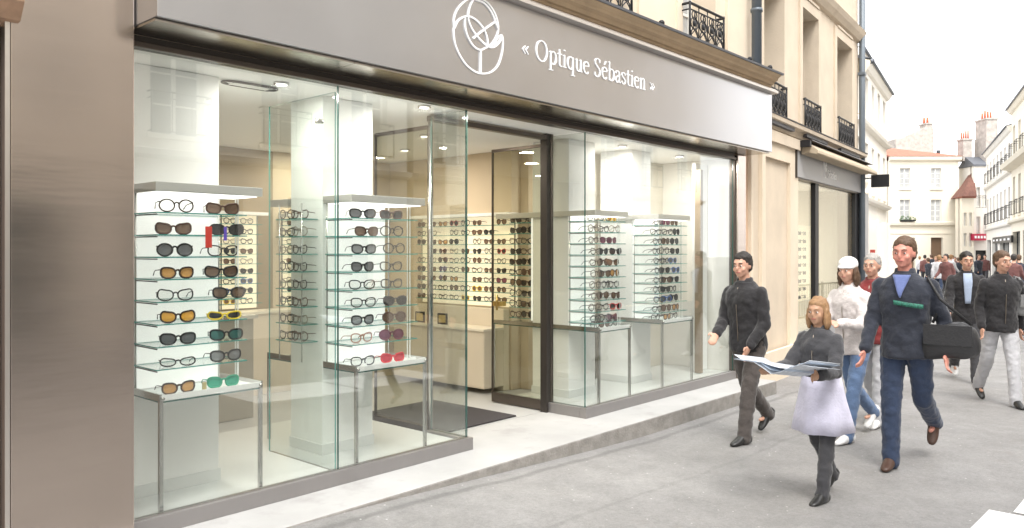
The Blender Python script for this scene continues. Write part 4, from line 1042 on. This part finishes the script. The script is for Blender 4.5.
    for (H_,K,A,b) in (L_,Rg):
        an=lg(A+(A-K).normalized()*.035); limb(tr,[lg(H_+Vector((0,0,-.02))),lg(K),an],[.094*s*f,.070*s*f,.060*s*f])
    o=tr.build('trousers',bottom,root); sm_eval(o,vox if not lo else .022,.024,.06)
    # shoes
    for (H_,K,A,b) in (L_,Rg):
        sh=MB(); pitch=0 if A.z-drop<0.12+.085 and abs(b)<R(32) else b*.8
        lift=(A.z-.085-drop)
        rot=Matrix.Rotation(pitch if lift>.03 else 0,3,'X')
        c=A
        rings=[]
        for (y,w,hh,z) in ((-.090,.028,.04,-.045),(-.06,.040,.055,-.030),(-.0,.044,.062,-.022),(.05,.044,.048,-.036),(.11,.044,.028,-.056),(.155,.038,.022,-.062),(.185,.018,.014,-.068)):
            rr=[]
            for i in range(14):
                t=2*PI*i/14; q=Vector((w*math.cos(t),y,z+hh*math.sin(t))); q.z=max(q.z,-.083); rr.append(lg(c+rot@q))
            rings.append(rr)
        sh.loft(rings); x=sh.build('shoe',shoe,root)
        if not lo: 
            ss=x.modifiers.new('s','SUBSURF'); ss.levels=1; ss.render_levels=1
    # jacket
    jk=MB(); hem=.84-coat
    rings=[(hem,.172+coat*.12,.135+coat*.1),(.90,.178,.134),(1.0,.168,.125),(1.10,.165,.122),(1.22,.178,.130),(1.32,.190,.130),(1.38,.188,.116),(1.425,.150,.098),(1.455,.105,.086),(1.485,.074,.076)]
    if female: rings=[(z,rx*.92,ry) for z,rx,ry in rings]
    rings=[r_ for r_ in rings if r_[0]>=hem-.001]
    jk.loft([[up(q) for q in ring((0,0.002,z),rx,ry)] for z,rx,ry in rings])
    for (S,E_,Wt,d2) in (AL,AR):
        limb(jk,[up(S+Vector((0,0,-.012))),up(E_),up(Wt-d2*.012)],[.060*s,.056*s,.043*s])
    jn='jacket' if not female else 'sweater'
    o=jk.build(jn,top,root); sm_eval(o,vox if not lo else .022,.030,.075)
    if not lo:
        # collar
        cl=MB(); n=20; r0=[]
        for k,(z,r_,t_) in enumerate(((1.455,.082,0),(1.515,.070,0),(1.52,.060,0),(1.46,.066,0))): r0.append([up((r_*math.cos(2*PI*i/n),-.005+r_*1.05*math.sin(2*PI*i/n)*(1.0),z-(.02 if math.sin(2*PI*i/n)>.6 else 0))) for i in range(n)])
        cl.loft(r0+[r0[0]],cap=False); cl.build('collar',top,root)
        if shirt:
            v=MB(); cols=5; rows_=8; vs=[]; slen=.40 if coat else .17
            for i in range(rows_+1):
                z=1.475-slen*i/rows_
                ry=.13+.004; w=(.055*(1-abs(i/rows_-.2)*.5)) if coat else .060*(1-i/rows_)+.004
                for j in range(cols+1):
                    xx=-w+2*w*j/cols; vs.append(up((xx,(.085+(.14-.085)*min(1,(1.475-z)/.12)) *math.sqrt(max(0,1-(xx/.2)**2))+.012,z)))
            v.add(vs,[(i*(cols+1)+j,i*(cols+1)+j+1,(i+1)*(cols+1)+j+1,(i+1)*(cols+1)+j) for i in range(rows_) for j in range(cols)],0,True)
            x=v.build('shirt',shirt,root); so=x.modifiers.new('s','SOLIDIFY'); so.thickness=.008
        else:
            zp=MB(); zp.tube([up((.0,(.10+.040*min(1,i/3)),1.44-.055*i)) for i in range(10)],.004*s,5); zp.build('zip',FM['metal'],root)
        # eyes, mouth
        for q in (-1,1):
            e=MB(); e.ell((0,0,0),(.0095,.0095,.006),n=10,k=8); ey=MB().add([hp(Vector((q*.031,.077,.002))+Vector(p)) for p in e.v],e.f,0,True)
            e2=MB(); e2.ell((0,0,0),(.0055,.004,.0055),n=8,k=6); ey.add([hp(Vector((q*.031,.0875,.002))+Vector(p)) for p in e2.v],e2.f,1,True)
            ey.build('eye',[mat('eye_white',(.75,.73,.7),.3),mat('iris_dark',(.03,.02,.015),.2)],root)
            b_=MB(); b_.tube([hp((q*.016,.094,.026)),hp((q*.032,.093,.031)),hp((q*.048,.082,.026))],.0035*s,5); b_.build('eyebrow',hair,root)
        m_=MB(); m_.tube([hp((-.021,.084,-.056)),hp((-.008,.0945,-.054)),hp((.008,.0945,-.054)),hp((.021,.084,-.056))],.0038*s,6); m_.build('mouth',mat('lip_red',(.36,.10,.09),.5),root)
    # hair
    if not bald or True:
        hm=MB()
        if hat:
            he(hm,(0,-.018,.055),(.086,.103,.078)); he(hm,(0,.0,.030),(.088,.106,.020)); x=hm.build('cap',hat,root); sm_eval(x,.012 if not lo else .02,.004,.05,2)
            hm=MB()
        if not hat:
            he(hm,(0,-.024,.040),(.081,.092,.090)); he(hm,(0,.016,.068),(.064,.056,.044))
        he(hm,(0,-.045,-.005),(.076,.066,.075))
        for q in (-1,1): he(hm,(q*.060,-.020,.01),(.022,.04,.055))
        if hairlong:
            he(hm,(0,-.07,-.09),(.085,.05,.11))
            for q in (-1,1): he(hm,(q*.078,-.01,-.06),(.026,.045,.10))
        x=hm.build('hair',hair,root); sm_eval(x,.009 if not lo else .02,.018,.022,1)
    root['_h']=0
    del root['_h']
    info=dict(up=up,lg=lg,AL=AL,AR=AR,L=L_,R=Rg,s=s,hp=hp)
    if skirt:
        sk=MB(); rr=[]
        for z,rx,ry in ((1.07,.152,.122),(.98,.172,.135),(.86,.195,.158),(.72,.222,.200),(.60,.238,.232)):
            rr.append([up(Vector((rx*(1+.085*math.sin(7*2*PI*i/36+z*5)*(1.07-z)*2)*math.cos(2*PI*i/36),ry*(1+.085*math.sin(7*2*PI*i/36+z*5)*(1.07-z)*2)*math.sin(2*PI*i/36),z))) for i in range(36)])
        sk.loft(rr,cap=False); x=sk.build('skirt',skirt,root); so=x.modifiers.new('s','SOLIDIFY'); so.thickness=.012
    return root,info
HB=mat('hair_black',(.02,.015,.012),.6,0,.3,80,.5,160,(1,1,.2)); HBR=mat('hair_brown',(.10,.055,.03),.6,0,.3,80,.5,160,(1,1,.2)); HG=mat('hair_grey',(.35,.33,.31),.7,0,.3,80,.5,160,(1,1,.2)); HBL=mat('hair_sandy',(.30,.17,.08),.6,0,.3,80,.5,160,(1,1,.2))
SH_BR=mat('shoe_brown',(.06,.03,.02),.45); SH_BK=mat('shoe_black',(.015,.015,.015),.4); SH_WH=mat('shoe_white',(.7,.7,.7),.5)
NAVY=cloth('navy',(.018,.022,.035)); BLK=cloth('black',(.014,.013,.015)); DENIM=cloth('denim',(.02,.035,.075)); LDEN=cloth('light_denim',(.10,.16,.28)); WHT=cloth('offwhite_knit',(.62,.57,.55),.6)
GRYT=cloth('pale_grey_trouser',(.45,.45,.47)); DKT=cloth('dark_taupe',(.06,.05,.045)); CHAR=cloth('charcoal',(.04,.04,.045)); LIL=cloth('lilac_skirt',(.50,.49,.60)); BURG=cloth('burgundy',(.20,.025,.025)); CAPW=cloth('white_cap',(.72,.70,.68))
FWD=R(-48.27)
def face(toward_px_angle): return None
# facing: local +Y ; rz such that local Y points along (-sin rz, cos rz). To the camera = opposite of camera forward
def rz_to(dx,dy): return math.atan2(-dx,dy)
def toward_camera(loc,extra=0): return rz_to(-loc[0],-loc[1])+R(extra)
FIG=[]
def put(px,py): return G(px,py)
def strap(info,root,side,m,z0=1.0):
    up=info['up']; a=side
    pts=[up((a*.12,.07,1.46)),up((a*.06,.135,1.32)),up((-a*.06,.145,1.16)),up((-a*.16,.10,1.0)),up((-a*.20,-.0,.95)),up((-a*.12,-.14,1.08)),up((a*.03,-.145,1.28)),up((a*.12,-.09,1.44))]
    mb=MB().tube(pts,.013,6,closed=True); mb.build('bag_strap',m,root)
# P1 man in black by the step
l=put(748,440); r1,i1=person(l,toward_camera(l,-38),1.74,'person in black jacket and dark trousers walking beside the shop step',dict(hipL=14,kneeL=6,hipR=-14,kneeR=30,shL=4,elL=38,shR=14,elR=55,inL=15,inR=25,lean=5,head=10),BLK,DKT,SH_BK,HB,0)
# P3 woman with white cap
l=put(853,439); r3_,i3=person(l,toward_camera(l,-35),1.70,'person in white cap, off-white sweater and blue jeans walking past the second shop',dict(hipL=16,kneeL=5,hipR=-16,kneeR=32,shL=25,elL=75,shR=30,elR=70,inL=20,inR=20,lean=5,head=6),WHT,LDEN,SH_WH,HBR,0,female=True,hat=CAPW,hairlong=True)
# P2 young person in front
l=put(822,498); r2,i2=person(l,toward_camera(l,-30),1.40,'short person in dark top and pale lilac skirt holding an open newspaper',dict(hipL=11,kneeL=3,hipR=-11,kneeR=22,shL=30,elL=62,shR=32,elR=60,inL=6,inR=6,abL=12,abR=12,lean=4,head=5),CHAR,CHAR,SH_BK,HBL,2,female=True,skirt=LIL,hairlong=True,coat=-.13)
hw=[i2['up'](i2['AL'][2]+i2['AL'][3]*.09),i2['up'](i2['AR'][2]+i2['AR'][3]*.09)]
pp=empty('newspaper',r2.location,'open newspaper held in both hands by the short person in a lilac skirt','newspaper',r2.rotation_euler[2])
mb=MB(); c=(hw[0]+hw[1])/2
for k,(ang_,dz_) in enumerate(((18,0),(-4,.006),(-24,.012))):
    vs=[];n=8
    for i in range(n+1):
        x=(i/n-.5)*.56; zz=abs(x)*.22+dz_+.02*math.sin(i*1.3+k)
        for y in (-.16,.20): vs.append((c.x+x,c.y+y+.02,c.z+zz+.012+y*.15+k*.004))
    mb.add(vs,[(2*i,2*i+2,2*i+3,2*i+1) for i in range(n)],k%2,True)
o=mb.build('pages',[mat('newsprint',(.60,.64,.70),.8,0,.25,22),mat('newsprint_tint',(.42,.50,.62),.8,0,.3,18)],pp); so=o.modifiers.new('s','SOLIDIFY'); so.thickness=.002
# P4 burgundy
l=put(874,424); r4_,i4=person(l,toward_camera(l,-20),1.72,'person in burgundy jacket and pale trousers walking behind the man in navy',dict(hipL=12,kneeL=5,hipR=-12,kneeR=24,lean=3),BURG,GRYT,SH_WH,HG,0)
# P5 main man
l=put(906,468); r5,i5=person(l,toward_camera(l,-14),1.85,'tall person in navy jacket and dark jeans stepping forward with a big black shoulder bag',dict(hipL=-16,kneeL=42,hipR=6,kneeR=2,shL=-10,elL=38,shR=10,elR=22,abL=16,abR=10,lean=3,head=-4),NAVY,DENIM,SH_BR,HBR,1,shirt=cloth('blue_shirt',(.12,.16,.35)))
# bag hanging at his left hip (viewer right)
def bag(root_,info,sgn,lab,m,w,hh,dp,x,y,z,mark=False,tilt=0):
    up=info['up']; b=empty('shoulder_bag',root_.location,lab,'bag',root_.rotation_euler[2])
    mb=MB(); rr=[]
    for k,(t,sc1) in enumerate(((0,.80),(.07,1.0),(.4,1.08),(.75,.96),(.93,.86),(1,.70))):
        rr.append([up((x+sgn*0+w*sc1*math.copysign(abs(math.cos(2*PI*i/20))**.5,math.cos(2*PI*i/20))/2,y+dp*sc1*math.copysign(abs(math.sin(2*PI*i/20))**.6,math.sin(2*PI*i/20))/2,z+hh*t+tilt*math.cos(2*PI*i/20)-(.05*t*math.cos(2*PI*i/20)**2)+.012*math.sin(5*2*PI*i/20+k))) for i in range(20)])
    mb.loft(rr); o=mb.build('bag_body',m,b); bv=o.modifiers.new('s','SUBSURF'); bv.levels=1; bv.render_levels=1
    MB().tube([up((x-w*.36,y,z+hh*.95)),up((x*.82,y+.03,1.30)),up((sgn*.165,.035,1.455)),up((sgn*.15,-.05,1.46)),up((x*.82,y-.06,1.28)),up((x+w*.3,y,z+hh*.95))],.012*info['s'],6).build('strap',m,b)
    f=MB(); f.box(-w*.42,w*.42,0,.012,0,hh*.55); fl=f; 
    o2=MB().add([up((x+p[0],y+dp*.52+p[1],z+hh*.40+p[2])) for p in f.v],f.f).build('flap',m,b)
    return b
BAGM=mat('bag_black_nylon',(.02,.02,.022),.5,0,.1,20,.3,60)
bg=bag(r5,i5,-1,'large black shoulder bag hanging at the hip of the tall person in navy',BAGM,.38,.27,.15,-.31,.04,.86,tilt=-.02)
# green and white printed band on his chest
mb=MB(); up=i5['up']
vs=[]
for i in range(9):
    x=-.155+.20*i/8; yy=.158*math.sqrt(max(.1,1-(x/.26)**2))
    for z in (1.225,1.258): vs.append(up((x,yy,z+(.03*(i/8)))))
mb.add(vs,[(2*i,2*i+2,2*i+3,2*i+1) for i in range(8)],0,True); o=mb.build('chest_print',mat('green_print',(.03,.17,.12),.7,0,.9,90),r5); so=o.modifiers.new('s','SOLIDIFY'); so.thickness=.006; so.offset=1
# P6
l=put(966,381); r6,i6=person(l,toward_camera(l,8),1.77,'person in open black coat over pale blue shirt with dark trousers and white shoes',dict(hipL=16,kneeL=4,hipR=-16,kneeR=26,lean=4,head=8),BLK,CHAR,SH_WH,HB,0,coat=.10,shirt=cloth('pale_blue_shirt',(.35,.42,.55)))
# P7
l=put(1000,404); r7,i7=person(l,toward_camera(l,22),1.77,'person in black jacket and pale grey trousers at the right edge with a grey bag',dict(hipL=15,kneeL=5,hipR=-15,kneeR=22,shR=-5,elR=35,lean=4,head=14),BLK,GRYT,SH_BK,HBR,0)
bag(r7,i7,-1,'grey canvas shoulder bag at the side of the person at the right edge',cloth('grey_canvas',(.20,.20,.20)),.30,.26,.13,-.30,.0,1.02)
# distant crowd: three low detail figures copied along the street
protos=[]
for k,(tp,bt,hr,lb) in enumerate(((cloth('crowd_red',(.13,.05,.045)),CHAR,HB,'person in red top in the distant crowd in front of the end house'),(NAVY,DENIM,HBR,'person in dark blue coat in the distant crowd in front of the end house'),(cloth('crowd_pale',(.5,.5,.52)),DENIM,HBL,'person in pale top in the distant crowd in front of the end house'))):
    rt,_=person((0,0,0),0,1.7,lb,dict(),tp,bt,SH_BK,hr,0,lo=True,group='people in the distant crowd'); protos.append(rt)
spots=[(925,42),(932,47),(936,38),(941,50),(946,43),(950,36),(955,46),(959,40),(963,52),(944,33),(929,36),(952,54),(985,45),(978,38),(920,50),(1013,24),(1019,27),(939,30),(947,28)]
for i,(px,t) in enumerate(spots):
    a=(px-512)/787.; u=t*(.7463+.6657*a); v=t*(.6657-.7463*a)
    k=i%3; o=protos[k] if i<3 else copy_tree(protos[k])
    o.location=(u,v,ground_z(u)); o.rotation_euler=(0,0,rz_to(-u,-v)+R(random.uniform(-50,50))+(PI if random.random()<.4 else 0)); sc_=random.uniform(.94,1.05); o.scale=(sc_,)*3
# ================================================================ CAMERA, LIGHT, WORLD
cam=bpy.data.cameras.new('camera'); co=bpy.data.objects.new('camera',cam); C.objects.link(co)
co.location=(0,0,CAMH); co.rotation_euler=(R(90),0,FWD); cam.sensor_width=36; cam.lens=787/1024*36; cam.shift_y=-14/1024; cam.clip_end=2000; cam.clip_start=.05
sc.camera=co
w=bpy.data.worlds.new('World'); sc.world=w; w.use_nodes=True; N=w.node_tree.nodes; L=w.node_tree.links; N.clear()
out=N.new('ShaderNodeOutputWorld'); bg_=N.new('ShaderNodeBackground'); sky=N.new('ShaderNodeTexSky'); sky.sky_type='NISHITA'; sky.sun_disc=False
SE,SR=58,200     # elevation, azimuth of the soft sun
sky.sun_elevation=R(SE); sky.air_density=1.0; sky.dust_density=6.0; sky.ozone_density=.6
hsv=N.new('ShaderNodeHueSaturation'); hsv.inputs['Saturation'].default_value=.12
# the cloud deck evens the sky out: mix the sky with a bright overcast white
mx=N.new('ShaderNodeMix'); mx.data_type='RGBA'; mx.inputs[0].default_value=.55; mx.inputs[7].default_value=(13,13.1,13.4,1)
L.new(sky.outputs[0],hsv.inputs['Color']); L.new(hsv.outputs[0],mx.inputs[6]); L.new(mx.outputs[2],bg_.inputs[0]); bg_.inputs[1].default_value=.15; L.new(bg_.outputs[0],out.inputs[0])
sun=bpy.data.lights.new('sun','SUN'); sun.energy=1.3; sun.angle=R(25); sun.color=(1,.96,.9); so=bpy.data.objects.new('sun',sun); C.objects.link(so)
# sun direction: from above the far right of the street
daz=R(-125)   # direction in plan towards the sun, measured from +X
dv=Vector((math.cos(daz)*math.cos(R(SE)),math.sin(daz)*math.cos(R(SE)),math.sin(R(SE))))
so.rotation_euler=dv.to_track_quat('Z','Y').to_euler()
sky.sun_rotation=math.atan2(dv.x,dv.y)
sc.view_settings.view_transform='Standard'; sc.view_settings.look='None'; sc.view_settings.exposure=1.04; sc.view_settings.gamma=1
sc.render.engine='CYCLES'; sc.cycles.transparent_max_bounces=40; sc.cycles.max_bounces=8; sc.cycles.diffuse_bounces=4; sc.cycles.glossy_bounces=5
sc.render.resolution_x=1024; sc.render.resolution_y=528
